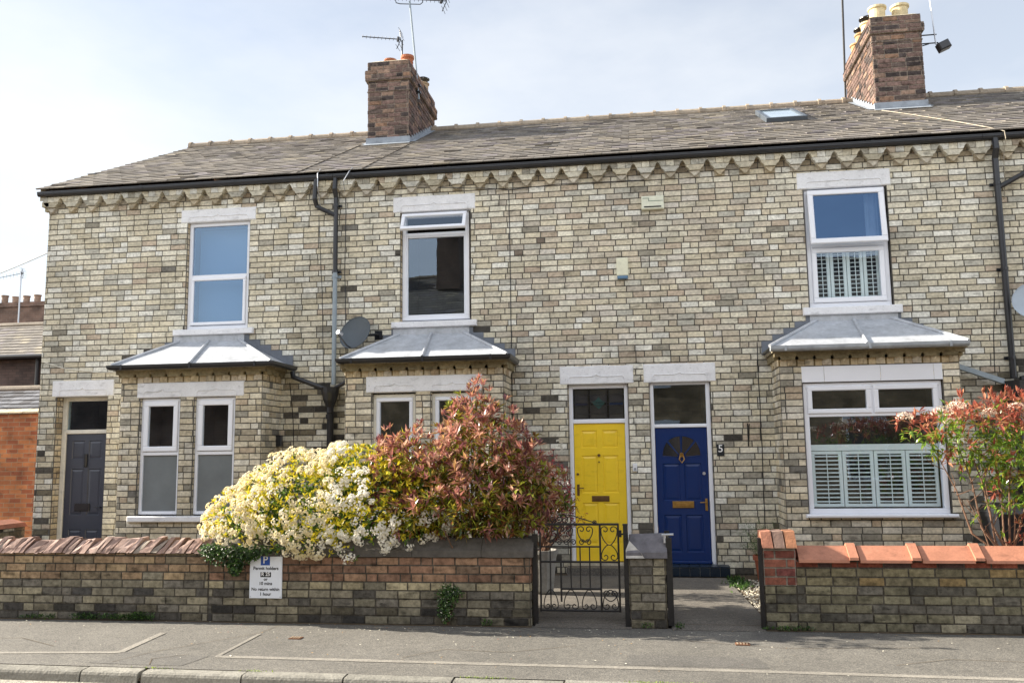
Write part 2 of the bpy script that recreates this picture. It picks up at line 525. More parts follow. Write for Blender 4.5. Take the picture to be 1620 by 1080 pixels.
# ------------------------------------------------------------------ setting: ground
def sheet(name, poly, z, mat):
    mb = MB(); mb.face([(x, y, zz) for (x, y, zz) in poly], (1, 1, 1))
    o = mb.build(name, mat); o['kind'] = 'structure'
    return o
def tarmac(name, base, light, fine=140.0, stones=0.35, big=1.2, bigamt=0.2):
    m, n, l, b = newmat(name)
    geo = n.new('ShaderNodeNewGeometry')
    v = n.new('ShaderNodeTexVoronoi'); v.inputs['Scale'].default_value = fine
    l.new(geo.outputs['Position'], v.inputs['Vector'])
    rr = n.new('ShaderNodeSeparateColor'); l.new(v.outputs['Color'], rr.inputs[0])
    ra = n.new('ShaderNodeValToRGB')
    ra.color_ramp.elements[0].position = 0.35; ra.color_ramp.elements[0].color = (*base, 1)
    ra.color_ramp.elements[1].position = 0.95; ra.color_ramp.elements[1].color = (*light, 1)
    l.new(rr.outputs[0], ra.inputs['Fac'])
    src = ra.outputs['Color']
    for sc, am, zz in ((big, bigamt, 1), (9, 0.12, 1), (0.5, 0.12, 1)):
        t = n.new('ShaderNodeTexNoise'); t.inputs['Scale'].default_value = sc; t.inputs['Detail'].default_value = 7
        t.inputs['Roughness'].default_value = 0.7
        l.new(geo.outputs['Position'], t.inputs['Vector'])
        r = n.new('ShaderNodeMapRange'); r.inputs['From Min'].default_value = 0.3; r.inputs['From Max'].default_value = 0.7
        r.inputs['To Min'].default_value = 1 - am; r.inputs['To Max'].default_value = 1 + am
        l.new(t.outputs['Fac'], r.inputs['Value'])
        x = n.new('ShaderNodeMix'); x.data_type = 'RGBA'; x.blend_type = 'MULTIPLY'; x.inputs['Factor'].default_value = 1
        l.new(src, x.inputs['A']); l.new(r.outputs['Result'], x.inputs['B']); src = x.outputs['Result']
    l.new(src, b.inputs['Base Color'])
    b.inputs['Roughness'].default_value = 0.88
    bp = n.new('ShaderNodeBump'); bp.inputs['Strength'].default_value = stones; bp.inputs['Distance'].default_value = 0.006
    l.new(v.outputs['Distance'], bp.inputs['Height']); l.new(bp.outputs['Normal'], b.inputs['Normal'])
    return m
M_pave = tarmac('pavement_tarmac', lin('55534f'), lin('77736b'), 110, 0.5)
M_path = tarmac('path_tarmac', lin('54504b'), lin('716b62'), 110, 0.5)
M_strip = tarmac('repair_tarmac', lin('77736c'), lin('928d83'), 110, 0.3)
M_road = tarmac('road_tarmac', lin('7c7870'), lin('b5ae9e'), 75, 0.9)
M_conc = surf('concrete', lin('a39b8c'), 0.9, 8, 0.16, 0.5, 60, 0.2, ns2=1.5, amt2=0.14)
M_kerb = surf('kerb_concrete', lin('8a857b'), 0.9, 10, 0.22, 0.7, 50, 0.2, ns2=70, amt2=0.15)
M_soil = surf('soil', lin('5c5040'), 0.95, 14, 0.3, 0.9, 30)
def ky(x): return -5.42 - 0.0185 * (x + 5.7)
sheet('ground', [(-600, -600, -0.135), (600, -600, -0.135), (600, 600, -0.135), (-600, 600, -0.135)], 0, M_soil)
sheet('road', [(-60, ky(-60) - 0.14, -0.12), (-60, -12.2, -0.12), (60, -12.4, -0.12), (60, ky(60) - 0.14, -0.12)], 0, M_road)
sheet('opposite_pavement', [(-60, -12.2, -0.02), (-60, -15.5, 0.0), (60, -15.5, 0.0), (60, -12.4, -0.02)], 0, M_pave)
# pavement as a slightly uneven grid
mb = MB()
NX, NY = 120, 14
for i in range(NX + 1):
    for j in range(NY + 1):
        x = -16 + 28 * i / NX; t = j / NY
        yb = -3.36; yf = ky(x)
        y = yb + (yf - yb) * t
        z = 0.0 - 0.02 * t + 0.0012 * nz(x * 1.1, y * 1.4, 2) * (1 if 0 < j < NY else 0)
        mb.v.append((x, y, z))
for i in range(NX):
    for j in range(NY):
        a = i * (NY + 1) + j
        mb.f.append((a, a + 1, a + NY + 2, a + NY + 1)); mb.c.append((1, 1, 1)); mb.mi.append(0)
o = mb.build('pavement', M_pave, smooth=True); o['kind'] = 'structure'
mb = MB()
def strip(mb, pts, w, z=0.004):
    for a, b in zip(pts[:-1], pts[1:]):
        a = Vector((*a, 0)); b = Vector((*b, 0)); n = max(1, int((b - a).length / 0.15))
        t = (b - a).normalized(); s = Vector((-t.y, t.x, 0)) * w / 2
        for i in range(n):
            p = a.lerp(b, i / n); q = a.lerp(b, (i + 1) / n)
            def zz(v): return -0.02 * (v.y + 3.36) / (-2.06) + z
            k = 1 + 0.25 * nz(p.x * 5, 0, 4); k2 = 1 + 0.25 * nz(q.x * 5, 0, 4)
            P = [p - s * k, q - s * k2, q + s * k2, p + s * k]
            mb.face([(v.x, v.y, zz(v)) for v in P])
strip(mb, [(-14, -5.16), (-6.04, -5.046), (-4.89, -4.93)], 0.075)
strip(mb, [(-4.9, -4.93), (-4.96, -4.08)], 0.07, 0.0048)
strip(mb, [(-3.915, -5.006), (-2.37, -5.035), (0.85, -5.10), (2.85, -5.17), (10, -5.3)], 0.085)
strip(mb, [(-3.90, -5.0), (-3.93, -4.05)], 0.05, 0.0048)
def patch(mb, pts, z):
    mb.face([(x, y, -0.02 * (y + 3.36) / (-2.06) + z) for x, y in pts])
o = mb.build('pavement_repair_strips', M_strip); o['kind'] = 'structure'
mb = MB()
patch(mb, [(-4.88, -4.9), (-3.98, -5.0), (-4.05, -5.36), (-4.5, -5.36), (-4.95, -5.33)], 0.0028)
patch(mb, [(1.0, -3.52), (2.1, -3.53), (2.2, -4.0), (0.9, -3.95)], 0.0028)
patch(mb, [(-0.2, -4.6), (0.9, -4.62), (0.95, -5.0), (-0.25, -4.98)], 0.0028)
o = mb.build('pavement_patches', tarmac('patch_tarmac', lin('4f4d4a'), lin('6e6b65'), 130, 0.5)); o['kind'] = 'structure'
mb = MB()
for pts in ([(-7.4, -4.2), (-6.8, -4.5), (-6.3, -4.42), (-5.7, -4.75)], [(-2.2, -4.9), (-1.9, -4.55), (-1.3, -4.62), (-0.7, -4.3)], [(2.0, -4.8), (2.5, -4.55), (3.2, -4.6)], [(-4.2, -4.95), (-4.45, -5.15), (-4.35, -5.36)], [(-3.9, -3.6), (-3.95, -4.0), (-4.6, -4.9), (-4.75, -5.3)], [(0.3, -4.0), (1.2, -4.25), (2.6, -4.1)]):
    strip(mb, pts, 0.007, 0.0058)
o = mb.build('pavement_cracks', M_soil); o['kind'] = 'structure'
mb = MB()
strip(mb, [(-14, -3.47), (-1.22, -3.475)], 0.07, 0.0035)
strip(mb, [(1.13, -3.475), (10, -3.50)], 0.06, 0.0035)
o = mb.build('dirt_along_wall', M_soil); o['kind'] = 'stuff'; setp(o, label='dark line of dirt along the foot of the garden walls', category='dirt')
# kerb stones, one structure
mb = MB()
js = [-5.745, -4.865, -4.30, -3.389, -2.504, -1.595, -0.699, 0.21, 1.12, 2.03, 2.94, 3.85]
x = js[0]
while x > -16: x -= 0.9; js.insert(0, x)
x = js[-1]
while x < 14: x += 0.91; js.append(x)
for a, b in zip(js[:-1], js[1:]):
    g0 = 0.008; g1 = 0.008
    if abs(b + 4.30) < 0.01: g1 = 0.03
    ya, yb = ky(a), ky(b); dz = rnd.uniform(-0.006, 0.005)
    pr = [(0.0, -0.16), (0.0, -0.021 + dz), (-0.105, -0.026 + dz), (-0.124, -0.036 + dz), (-0.134, -0.055 + dz), (-0.145, -0.14)]
    A = [(a + g0, ya + p, z) for p, z in pr]; B = [(b - g1, yb + p, z) for p, z in pr]
    n = len(pr)
    mb.faces(A + B, [(i, i + 1, n + i + 1, n + i) for i in range(n - 1)] + [tuple(range(n)), tuple(range(n, 2 * n))], mul(lin('d8d4c8'), rnd.uniform(0.30, 0.40)))
o = mb.build('kerb', surf('kerb_stone', None, 0.9, 9, 0.25, 0.8, 45, 0.2, ns2=60, amt2=0.18)); o['kind'] = 'structure'
mb = MB(); mb.face([(-16, ky(-16) - 0.002, -0.03), (14, ky(14) - 0.002, -0.03), (14, ky(14) - 0.125, -0.10), (-16, ky(-16) - 0.125, -0.10)])
o = mb.build('kerb_bedding', M_soil); o['kind'] = 'structure'
# front gardens
sheet('garden_ground', [(-14, -3.36, 0.03), (12, -3.36, 0.03), (12, 0.0, 0.08), (-14, 0.0, 0.08)], 0, M_soil)
mb = MB()
mb.face([(-1.19, -3.5, 0.0015), (-0.2, -3.5, 0.0015), (-0.2, -3.2, 0.06), (-1.19, -3.2, 0.06)])
mb.face([(-1.45, -3.2, 0.06), (-0.2, -3.2, 0.06), (-0.12, -0.3, 0.10), (-1.7, -0.3, 0.10)])
mb.box(-1.14, -0.3, 0.05, -0.2, 0.1, 0.20)
o = mb.build('path', M_path, None); o['kind'] = 'structure'
mb = MB()
mb.face([(0.2, -3.52, 0.0015), (1.12, -3.52, 0.0015), (1.12, -3.2, 0.055), (0.2, -3.2, 0.055)])
mb.face([(0.02, -3.2, 0.055), (1.16, -3.2, 0.055), (1.0, -0.42, 0.10), (0.0, -0.42, 0.10)])
o = mb.build('path', M_path, None); o['kind'] = 'structure'
# gravel beside the right-hand path
mb = MB()
for i in range(900):
    t = rnd.random(); y = -3.1 + 2.6 * t
    x = rnd.uniform(1.17 - 0.15 * t, 1.6)
    r = rnd.uniform(0.010, 0.020); z = 0.06 + 0.02 * t + 0.004
    c = mul(pick([(lin('d8cfb8'), 3), (lin('b9b3a6'), 3), (lin('8f8a80'), 2)]), rnd.uniform(0.7, 1))
    a = rnd.random() * 3
    V = [(x + r * math.cos(a + k * 1.57) * rnd.uniform(.7, 1.2), y + r * math.sin(a + k * 1.57) * rnd.uniform(.7, 1.2), z) for k in range(4)]
    mb.faces(V + [(x, y, z + r * 0.8)], [(0, 1, 4), (1, 2, 4), (2, 3, 4), (3, 0, 4)], c)
o = mb.build('gravel', M_rough); setp(o, kind='stuff', label='pale gravel beside the path to the blue door', category='gravel')

# fallen petals and scraps on the pavement
mb = MB()
for i in range(330):
    x = rnd.gauss(-2.4, 1.8) if rnd.random() < 0.65 else rnd.uniform(-7, 3.6)
    y = -3.52 - abs(rnd.gauss(0, 0.35)) if rnd.random() < 0.6 else rnd.uniform(-5.3, -3.5)
    if y < -5.35: continue
    z = -0.02 * (y + 3.36) / (-2.06) + 0.009
    r = rnd.uniform(0.004, 0.011); a = rnd.random() * 6.3
    c = pick([(lin('e8e2cf'), 5), (lin('b58a4a'), 2), (lin('8f4a35'), 1), (lin('5d4a30'), 2)])
    P = [(x + r * math.cos(a + q), y + r * math.sin(a + q) * rnd.uniform(.5, 1), z + rnd.uniform(0, 0.004)) for q in (0, 1.6, 3.1, 4.7)]
    mb.face(P, c)
o = mb.build('litter', M_rough); setp(o, kind='stuff', label='fallen petals and leaf scraps scattered over the pavement', category='petals')
# ------------------------------------------------------------------ house kit
def ring(mb, fr, u0, u1, z0, z1, w, d0, d1, col=(1, 1, 1), b=0.006):
    mb.bevbox(fr, u0, u1, d0, d1, z1 - w, z1, b, col)
    mb.bevbox(fr, u0, u1, d0, d1, z0, z0 + w, b, col)
    mb.bevbox(fr, u0, u0 + w, d0, d1, z0 + w, z1 - w, b, col)
    mb.bevbox(fr, u1 - w, u1, d0, d1, z0 + w, z1 - w, b, col)

def pane(fr, u0, u1, z0, z1, d, mat, parent, name='pane', label=None):
    mb = MB()
    mb.face([fr(u0, d, z0), fr(u1, d, z0), fr(u1, d, z1), fr(u0, d, z1)])
    return mb.build(name, mat, parent, label)

def room(fr, u0, u1, z0, z1, d0, d1, parent):
    mb = MB()
    a = [fr(u0, d0, z0), fr(u1, d0, z0), fr(u1, d0, z1), fr(u0, d0, z1)]
    b = [fr(u0, d1, z0), fr(u1, d1, z0), fr(u1, d1, z1), fr(u0, d1, z1)]
    mb.faces(a + b, [(4, 5, 6, 7), (0, 1, 5, 4), (1, 2, 6, 5), (2, 3, 7, 6), (3, 0, 4, 7)])
    return mb.build('room_interior', M_room, parent)

def tilt(x, y, zt, ang):
    """frame hinged along the top edge at height zt; z is measured down from the hinge (negative)"""
    c, s = math.cos(ang), math.sin(ang)
    return lambda u, d, z: Vector((x + u, y - (-z * s + d * c), zt + z * c + d * s))

def lintel(fr, u0, u1, z0, z1, house, peaks=(None,), depth=0.20, relief=True, label=None):
    mb = MB()
    mb.bevbox(fr, u0, u1, -depth, 0.016, z0, z1, 0.012)
    if relief:
        for (a, b) in peaks if peaks[0] else [(u0 + 0.13, u1 - 0.13)]:
            m = (a + b) / 2; h = (z1 - z0) * 0.42; d = 0.0165; P = []
            P.append(fr(a, d, z0 + 0.012)); P.append(fr(a, d, z0 + h - 0.04))
            for k in range(5):
                w = math.pi * (1 - k / 4 * 0.5)
                P.append(fr(a + 0.04 + 0.04 * math.cos(w), d, z0 + h - 0.04 + 0.04 * math.sin(w)))
            P += [fr(m - 0.07, d, z0 + h), fr(m - 0.03, d, z0 + h + 0.008), fr(m, d, z0 + h + 0.03), fr(m + 0.03, d, z0 + h + 0.008), fr(m + 0.07, d, z0 + h)]
            for k in range(5):
                w = math.pi * 0.5 * (1 - k / 4)
                P.append(fr(b - 0.04 + 0.04 * math.cos(w), d, z0 + h - 0.04 + 0.04 * math.sin(w)))
            P.append(fr(b, d, z0 + h - 0.04)); P.append(fr(b, d, z0 + 0.012))
            mb.tube(P, 0.009, 5)
    return mb.build('lintel', M_lintel, house, label)

def sill(fr, u0, u1, z0, z1, parent, d1=0.07, d0=-0.16):
    mb = MB()
    mb.bevbox(fr, u0, u1, d0, d1, z0, z1, 0.01)
    return mb.build('sill', M_lintel, parent)

def curtain(fr, u0, u1, z0, z1, d, parent, name='curtain', mat=None):
    mb = MB(); n = max(4, int((u1 - u0) / 0.02))
    for i in range(n):
        a = u0 + (u1 - u0) * i / n; b = u0 + (u1 - u0) * (i + 1) / n
        da = d + 0.012 * math.sin(a * 70); db = d + 0.012 * math.sin(b * 70)
        mb.face([fr(a, da, z0), fr(b, db, z0), fr(b, db, z1), fr(a, da, z1)])
    return mb.build(name, mat or M_curtain, parent, smooth=True)

def shutters(fr, u0, u1, z0, z1, n, d, parent, ns=12):
    w = (u1 - u0) / n
    for i in range(n):
        mb = MB(); a = u0 + i * w + 0.004; b = a + w - 0.008; st = 0.045
        ring(mb, fr, a, b, z0, z1, st, d - 0.02, d)
        h = (z1 - z0 - 2 * st) / ns
        for k in range(ns):
            zz = z0 + st + h * (k + 0.5)
            t = 0.032
            P = [fr(a + st, d - 0.018, zz + t * 0.30), fr(b - st, d - 0.018, zz + t * 0.30), fr(b - st, d + 0.012, zz - t * 0.0), fr(a + st, d + 0.012, zz - t * 0.0)]
            Q = [p - Vector((0, 0, 0.007)) for p in P]
            mb.faces(Q + P, [(0, 1, 2, 3), (4, 5, 6, 7), (0, 1, 5, 4), (1, 2, 6, 5), (2, 3, 7, 6), (3, 0, 4, 7)])
        m = (a + b) / 2
        mb.fbox(fr, m - 0.005, m + 0.005, d + 0.013, d + 0.02, z0 + st, z1 - st)
        mb.build('shutter', M_shutter, parent)

def panels(mb, fr, u0, u1, z0, z1, d, cols, rows):
    """door leaf: slab, raised stiles and rails around sunk panels, each with a raised field"""
    mb.fbox(fr, u0, u1, d - 0.04, d - 0.012, z0, z1)
    w = u1 - u0; h = z1 - z0
    us = [0] + [c for p in cols for c in p] + [1]
    zs = [0] + [c for p in rows for c in p] + [1]      # rows measured from the top
    for i in range(0, len(us), 2):
        mb.fbox(fr, u0 + us[i] * w, u0 + us[i + 1] * w, d - 0.011, d, z0, z1)
    for (a, b) in cols:
        for i in range(0, len(zs), 2):
            mb.fbox(fr, u0 + a * w, u0 + b * w, d - 0.011, d - 0.0005, z1 - zs[i + 1] * h, z1 - zs[i] * h)
        for (t, q) in rows:
            A = (u0 + a * w, u0 + b * w, z1 - q * h, z1 - t * h)
            b_ = 0.022
            o = [fr(A[0], d - 0.001, A[2]), fr(A[1], d - 0.001, A[2]), fr(A[1], d - 0.001, A[3]), fr(A[0], d - 0.001, A[3])]
            i1 = [fr(A[0] + b_ * .5, d - 0.013, A[2] + b_ * .5), fr(A[1] - b_ * .5, d - 0.013, A[2] + b_ * .5), fr(A[1] - b_ * .5, d - 0.013, A[3] - b_ * .5), fr(A[0] + b_ * .5, d - 0.013, A[3] - b_ * .5)]
            i2 = [fr(A[0] + b_ * 2, d - 0.006, A[2] + b_ * 2), fr(A[1] - b_ * 2, d - 0.006, A[2] + b_ * 2), fr(A[1] - b_ * 2, d - 0.006, A[3] - b_ * 2), fr(A[0] + b_ * 2, d - 0.006, A[3] - b_ * 2)]
            F = [(8, 9, 10, 11)]
            for k in range(4):
                j = (k + 1) % 4
                F += [(k, j, 4 + j, 4 + k), (4 + k, 4 + j, 8 + j, 8 + k)]
            mb.faces(o + i1 + i2, F)

def reveals(house, u0, u1, z0, z1, depth, pal=pal_warm):
    for u, n in ((u0, 1), (u1, -1)):
        mb = MB()
        fr = frame((u, 0, 0), (0, 1, 0), (n, 0, 0))
        bricks(mb, fr, 0.004, depth, z0, z1, pal, off=u * 0.3, D=0.002)
        mb.build('reveal', M_brick, house)

AR = 0.355; A0 = -4.315
def frieze(house, x0, x1):
    mb = MB(); z = 66 * H
    k = int(math.floor((x0 - A0) / AR))
    while A0 + k * AR < x1:
        c = A0 + (k + 0.5) * AR; k += 1
        if c < x0 or c >= x1 or c - AR / 2 < -9.64: continue
        ca = mul(lerp(pick(CREAM), lin('a98f68'), 0.35), rnd.uniform(.7, .95))
        cb = mul(lerp(pick(CREAM), lin('8f8672'), 0.22), rnd.uniform(.75, 1.0))
        cc = mul(pick(CREAM), rnd.uniform(.75, .98))
        e = 0.004
        # corner-turned brick
        mb.prism(FR, [(c - 0.012, z + 0.012), (c + 0.012, z + 0.012), (c + 0.075, z + H - e), (c - 0.075, z + H - e)], 0, 0.075, ca)
        mb.fbox(FR, c - 0.075, c + 0.07, 0, 0.030, z + e, z + H - e, mul(ca, 0.8))
        mb.prism(FR, [(c - 0.078, z + H + e), (c + 0.078, z + H + e), (c + 0.085, z + 1.3 * H), (c + 0.128, z + 1.75 * H), (c + 0.13, z + 2 * H - e), (c - 0.13, z + 2 * H - e), (c - 0.128, z + 1.75 * H), (c - 0.085, z + 1.3 * H)], 0, 0.10, cb)
        for poly in ([(c - 0.132, z + 2 * H), (c - 0.062, z + 2 * H), (c - 0.062, z + 3 * H - e), (c - AR / 2, z + 3 * H - e), (c - AR / 2, z + 2.75 * H), (c - 0.152, z + 2.5 * H)],
                     [(c - 0.056, z + 2 * H), (c + 0.056, z + 2 * H), (c + 0.056, z + 3 * H - e), (c - 0.056, z + 3 * H - e)],
                     [(c + 0.062, z + 2 * H), (c + 0.132, z + 2 * H), (c + 0.152, z + 2.5 * H), (c + AR / 2, z + 2.75 * H), (c + AR / 2, z + 3 * H - e), (c + 0.062, z + 3 * H - e)]):
            mb.prism(FR, poly, 0, 0.108 + rnd.uniform(-.003, .003), mul(pick(CREAM + GREYB[:1]), rnd.uniform(.75, .98)))
    u = x0
    while u < x1:
        l = min(0.125, x1 - u)
        if l > 0.02:
            mb.fbox(FR, u + 0.004, u + l - 0.004, 0, 0.06, z + 3 * H, z + 3.6 * H, mul(pick(CREAM), rnd.uniform(.8, 1)))
        u += 0.125
    return mb.build('frieze', M_brick, house)

def gutter(house, x0, x1, y=-0.138, z=6.062, r=0.043, mat=None, name='gutter'):
    mb = MB(); n = 8
    P = [(y - r * math.cos(math.pi * k / n), z - r * 1.0 * math.sin(math.pi * k / n)) for k in range(n + 1)]
    P = [(y - r - 0.006, z + 0.03), (y - r - 0.006, z + 0.016)] + [(P[0][0], z + 0.014)] + P + [(y + r, z + 0.03)]
    m = len(P)
    A = [(x0, a, b) for a, b in P]; B = [(x1, a, b) for a, b in P]
    mb.faces(A + B, [(i, i + 1, m + i + 1, m + i) for i in range(m - 1)] + [tuple(range(m)), tuple(range(m, 2 * m))])
    x = x0 + 0.25
    while x < x1:      # union clips
        A = [(x, a + (a - y) * 0.10, b + (b - z) * 0.10) for a, b in P]; B = [(x + 0.05, a + (a - y) * 0.10, b + (b - z) * 0.10) for a, b in P]
        mb.faces(A + B, [(i, i + 1, m + i + 1, m + i) for i in range(m - 1)] + [tuple(range(m)), tuple(range(m, 2 * m))])
        x += 1.55
    # fascia board behind it
    mb.box(x0, y + r + 0.004, z - 0.025, x1, y + r + 0.02, z + 0.04)
    return mb.build(name, mat or M_black, house)

SL = 0.499
def rz(y, off=0.0): return 6.10 + SL * (y + 0.25) + off
YR = 4.66
SLATE = [(lin('7d7770'), 4), (lin('78726b'), 4), (lin('847d73'), 3), (lin('726d67'), 2.5), (lin('7b7575'), 2), (lin('65615d'), 0.5), (lin('8f8778'), 0.6)]
def roof(house, x0, x1, cuts=(), cols=SLATE):
    mb = MB()
    c = 1 / math.sqrt(1 + SL * SL); s = SL * c
    O = Vector((0, -0.185, rz(-0.185)))
    N = Vector((0, -s, c)); T = Vector((0, c, s))
    def P(x, t, h): return O + Vector((x, 0, 0)) + T * t + N * h
    Lt = (YR + 0.185) / c
    mb.face([P(x0, 0, -0.004), P(x1, 0, -0.004), P(x1, Lt, -0.004), P(x0, Lt, -0.004)], lin('3a352f'))
    rows = int(Lt / 0.205); e = Lt / rows
    for r in range(rows):
        t0 = r * e
        x = math.floor(x0 / 0.255) * 0.255 - (0.1275 if r % 2 else 0) - 0.255
        while x < x1:
            w = 0.255
            mid = x + w / 2
            a, b = (max(x, x0) if x0 < -9.6 else x), (min(x + w, x1) if x1 > 9.5 else x + w)
            x += w
            if b - a < 0.02 or b < x0 or mid >= x1 or (mid < x0 and x0 > -9.6): continue
            y = O.y + t0 * c
            skip = False
            for (ca, cb, ya, yb) in cuts:
                if a > ca and b < cb and y > ya and y < yb: skip = True
            if skip: continue
            col = mul(pick(cols), rnd.uniform(0.84, 1.08))
            k = rnd.uniform(0.012, 0.022) + (rnd.random() < 0.05) * 0.012
            k2 = k + rnd.uniform(-0.003, 0.003)
            j = rnd.uniform(-0.010, 0.010) - (rnd.random() < 0.02) * 0.03
            t1 = t0 + e + 0.03
            V = [P(a + 0.0035, t0 + j, k), P(b - 0.0035, t0 + j, k2), P(b - 0.0035, t1, 0.003), P(a + 0.0035, t1, 0.003), P(a + 0.0035, t0 + j + 0.001, 0.001), P(b - 0.0035, t0 + j + 0.001, 0.001)]
            mb.faces(V, [(0, 1, 2, 3), (4, 5, 1, 0), (0, 3, 4), (1, 5, 2)], col)
    # rear slope
    mb.face([(x0, YR, rz(YR) - 0.004), (x1, YR, rz(YR) - 0.004), (x1, 2 * YR + 0.2, rz(-0.2)), (x0, 2 * YR + 0.2, rz(-0.2))], lin('7c7063'))
    o = mb.build('roof', M_slate, house)
    mb = MB(); x = x0
    while x < x1 - 0.01:
        l = min(0.46, x1 - x)
        cc = mul(lin('9b8e7d'), rnd.uniform(0.8, 1.1))
        mb.tube([(x + 0.004, YR, rz(YR) + 0.005), (x + l - 0.004, YR, rz(YR) + 0.005)], 0.085, 10, cc)
        mb.tube([(x - 0.03, YR, rz(YR) + 0.012), (x + 0.03, YR, rz(YR) + 0.012)], 0.105, 10, mul(cc, 1.05))
        x += 0.46
    mb.build('ridge_tiles', M_slate, house, smooth=False)
    return o

def chimney(house, x0, x1, y0, y1, zt, band, bh=0.2, low=None):
    mb = MB()
    zb = rz(y0) - 0.35
    b0, b1 = band
    def four(g, za, zc, off):
        X0, X1, Y0, Y1 = x0 - g, x1 + g, y0 - g, y1 + g
        bricks(mb, frame((0, Y0, 0), (1, 0, 0), (0, -1, 0)), X0, X1, za, zc, pal_chim, mort=lin('8b7f74'), off=off, rag=0.004, J=0.013)
        bricks(mb, frame((X1, 0, 0), (0, 1, 0), (1, 0, 0)), Y0, Y1, za, zc, pal_chim, mort=lin('8b7f74'), off=off + .1, rag=0.004, J=0.013)
        bricks(mb, frame((X0, 0, 0), (0, 1, 0), (-1, 0, 0)), Y0, Y1, za, zc, pal_chim, mort=lin('8b7f74'), off=off + .2, rag=0.004, J=0.013)
        bricks(mb, frame((0, Y1, 0), (1, 0, 0), (0, 1, 0)), X0, X1, za, zc, pal_chim, mort=lin('8b7f74'), off=off + .3, rag=0.004, J=0.013)
        mb.face([(X0, Y0, zc), (X1, Y0, zc), (X1, Y1, zc), (X0, Y1, zc)], lin('8b7f70'))
        mb.face([(X0, Y0, za), (X1, Y0, za), (X1, Y1, za), (X0, Y1, za)], lin('8b7f70'))
    four(0, zb, b0, 0)
    four(0.045, b0, b1, .05)
    four(0.006, b1, zt, .02)
    if low: four(0.014, low, low + 0.02, 0.1)
    # mortar cap
    m = 0.10
    mb.hexa([(x0, y0, zt), (x1, y0, zt), (x1, y1, zt), (x0, y1, zt), (x0 + m, y0 + m, zt + .06), (x1 - m, y0 + m, zt + .06), (x1 - m, y1 - m, zt + .06), (x0 + m, y1 - m, zt + .06)], lin('b3a890'))
    ch = mb.build('chimney', M_dbrick, house)
    # lead flashing: front apron and stepped sides
    mb = MB()
    za = rz(y0)
    mb.box(x0 - 0.03, y0 - 0.022, za - 0.03, x1 + 0.03, y0 - 0.010, za + 0.13)
    mb.face([(x0 - 0.05, y0 - 0.012, za + 0.022), (x1 + 0.05, y0 - 0.012, za + 0.022), (x1 + 0.05, y0 - 0.17, rz(y0 - 0.17) + 0.024), (x0 - 0.05, y0 - 0.17, rz(y0 - 0.17) + 0.024)])
    mb.build('flashing', M_zinc, ch)
    for xs, sg in ((x0, -1), (x1, 1)):
        mb = MB()
        y = y0
        while y < YR:
            q = 0.17
            zz = rz(y)
            a, b = sorted((xs + sg * 0.012, xs + sg * 0.024))
            mb.hexa([(a, y, zz - 0.02), (b, y, zz - 0.02), (b, y + q, rz(y + q) - 0.02), (a, y + q, rz(y + q) - 0.02), (a, y, zz + 0.13), (b, y, zz + 0.13), (b, y + q * .98, zz + 0.15), (a, y + q * .98, zz + 0.15)])
            a, b = sorted((xs + sg * 0.012, xs + sg * 0.13))
            mb.face([(a, y, rz(y) + 0.024), (b, y, rz(y) + 0.022), (b, y + q, rz(y + q) + 0.022), (a, y + q, rz(y + q) + 0.024)])
            y += q
        mb.build('flashing', M_zinc, ch)
    return ch

def pot(ch, x, y, z, r, h, col, cowl=False, bands=0):
    mb = MB()
    prof = [(r * 0.92, z), (r * 0.95, z + h * 0.15)]
    for i in range(bands):
        t = 0.2 + 0.6 * i / max(1, bands)
        prof += [(r * 0.95, z + h * t), (r * 1.02, z + h * (t + 0.03)), (r * 1.02, z + h * (t + 0.06)), (r * 0.95, z + h * (t + 0.09))]
    prof += [(r, z + h * 0.82), (r * 1.18, z + h * 0.88), (r * 1.18, z + h), (r * 0.85, z + h), (r * 0.8, z + h * 0.6)]
    mb.lathe(x, y, prof, 20, col, cap=False)
    p = mb.build('chimney_pot', M_rough, ch, smooth=False)
    if cowl:
        mb = MB()
        for k in range(4):
            a = k * math.pi / 2
            mb.tube([(x + r * .8 * math.cos(a), y + r * .8 * math.sin(a), z + h), (x + r * .9 * math.cos(a), y + r * .9 * math.sin(a), z + h + 0.10)], 0.006, 5)
        mb.lathe(x, y, [(r * 1.25, z + h + 0.09), (r * 1.25, z + h + 0.10), (r * 0.7, z + h + 0.135), (0.01, z + h + 0.15)], 16, cap=False)
        mb.build('chimney_cowl', M_black, ch)
    return p

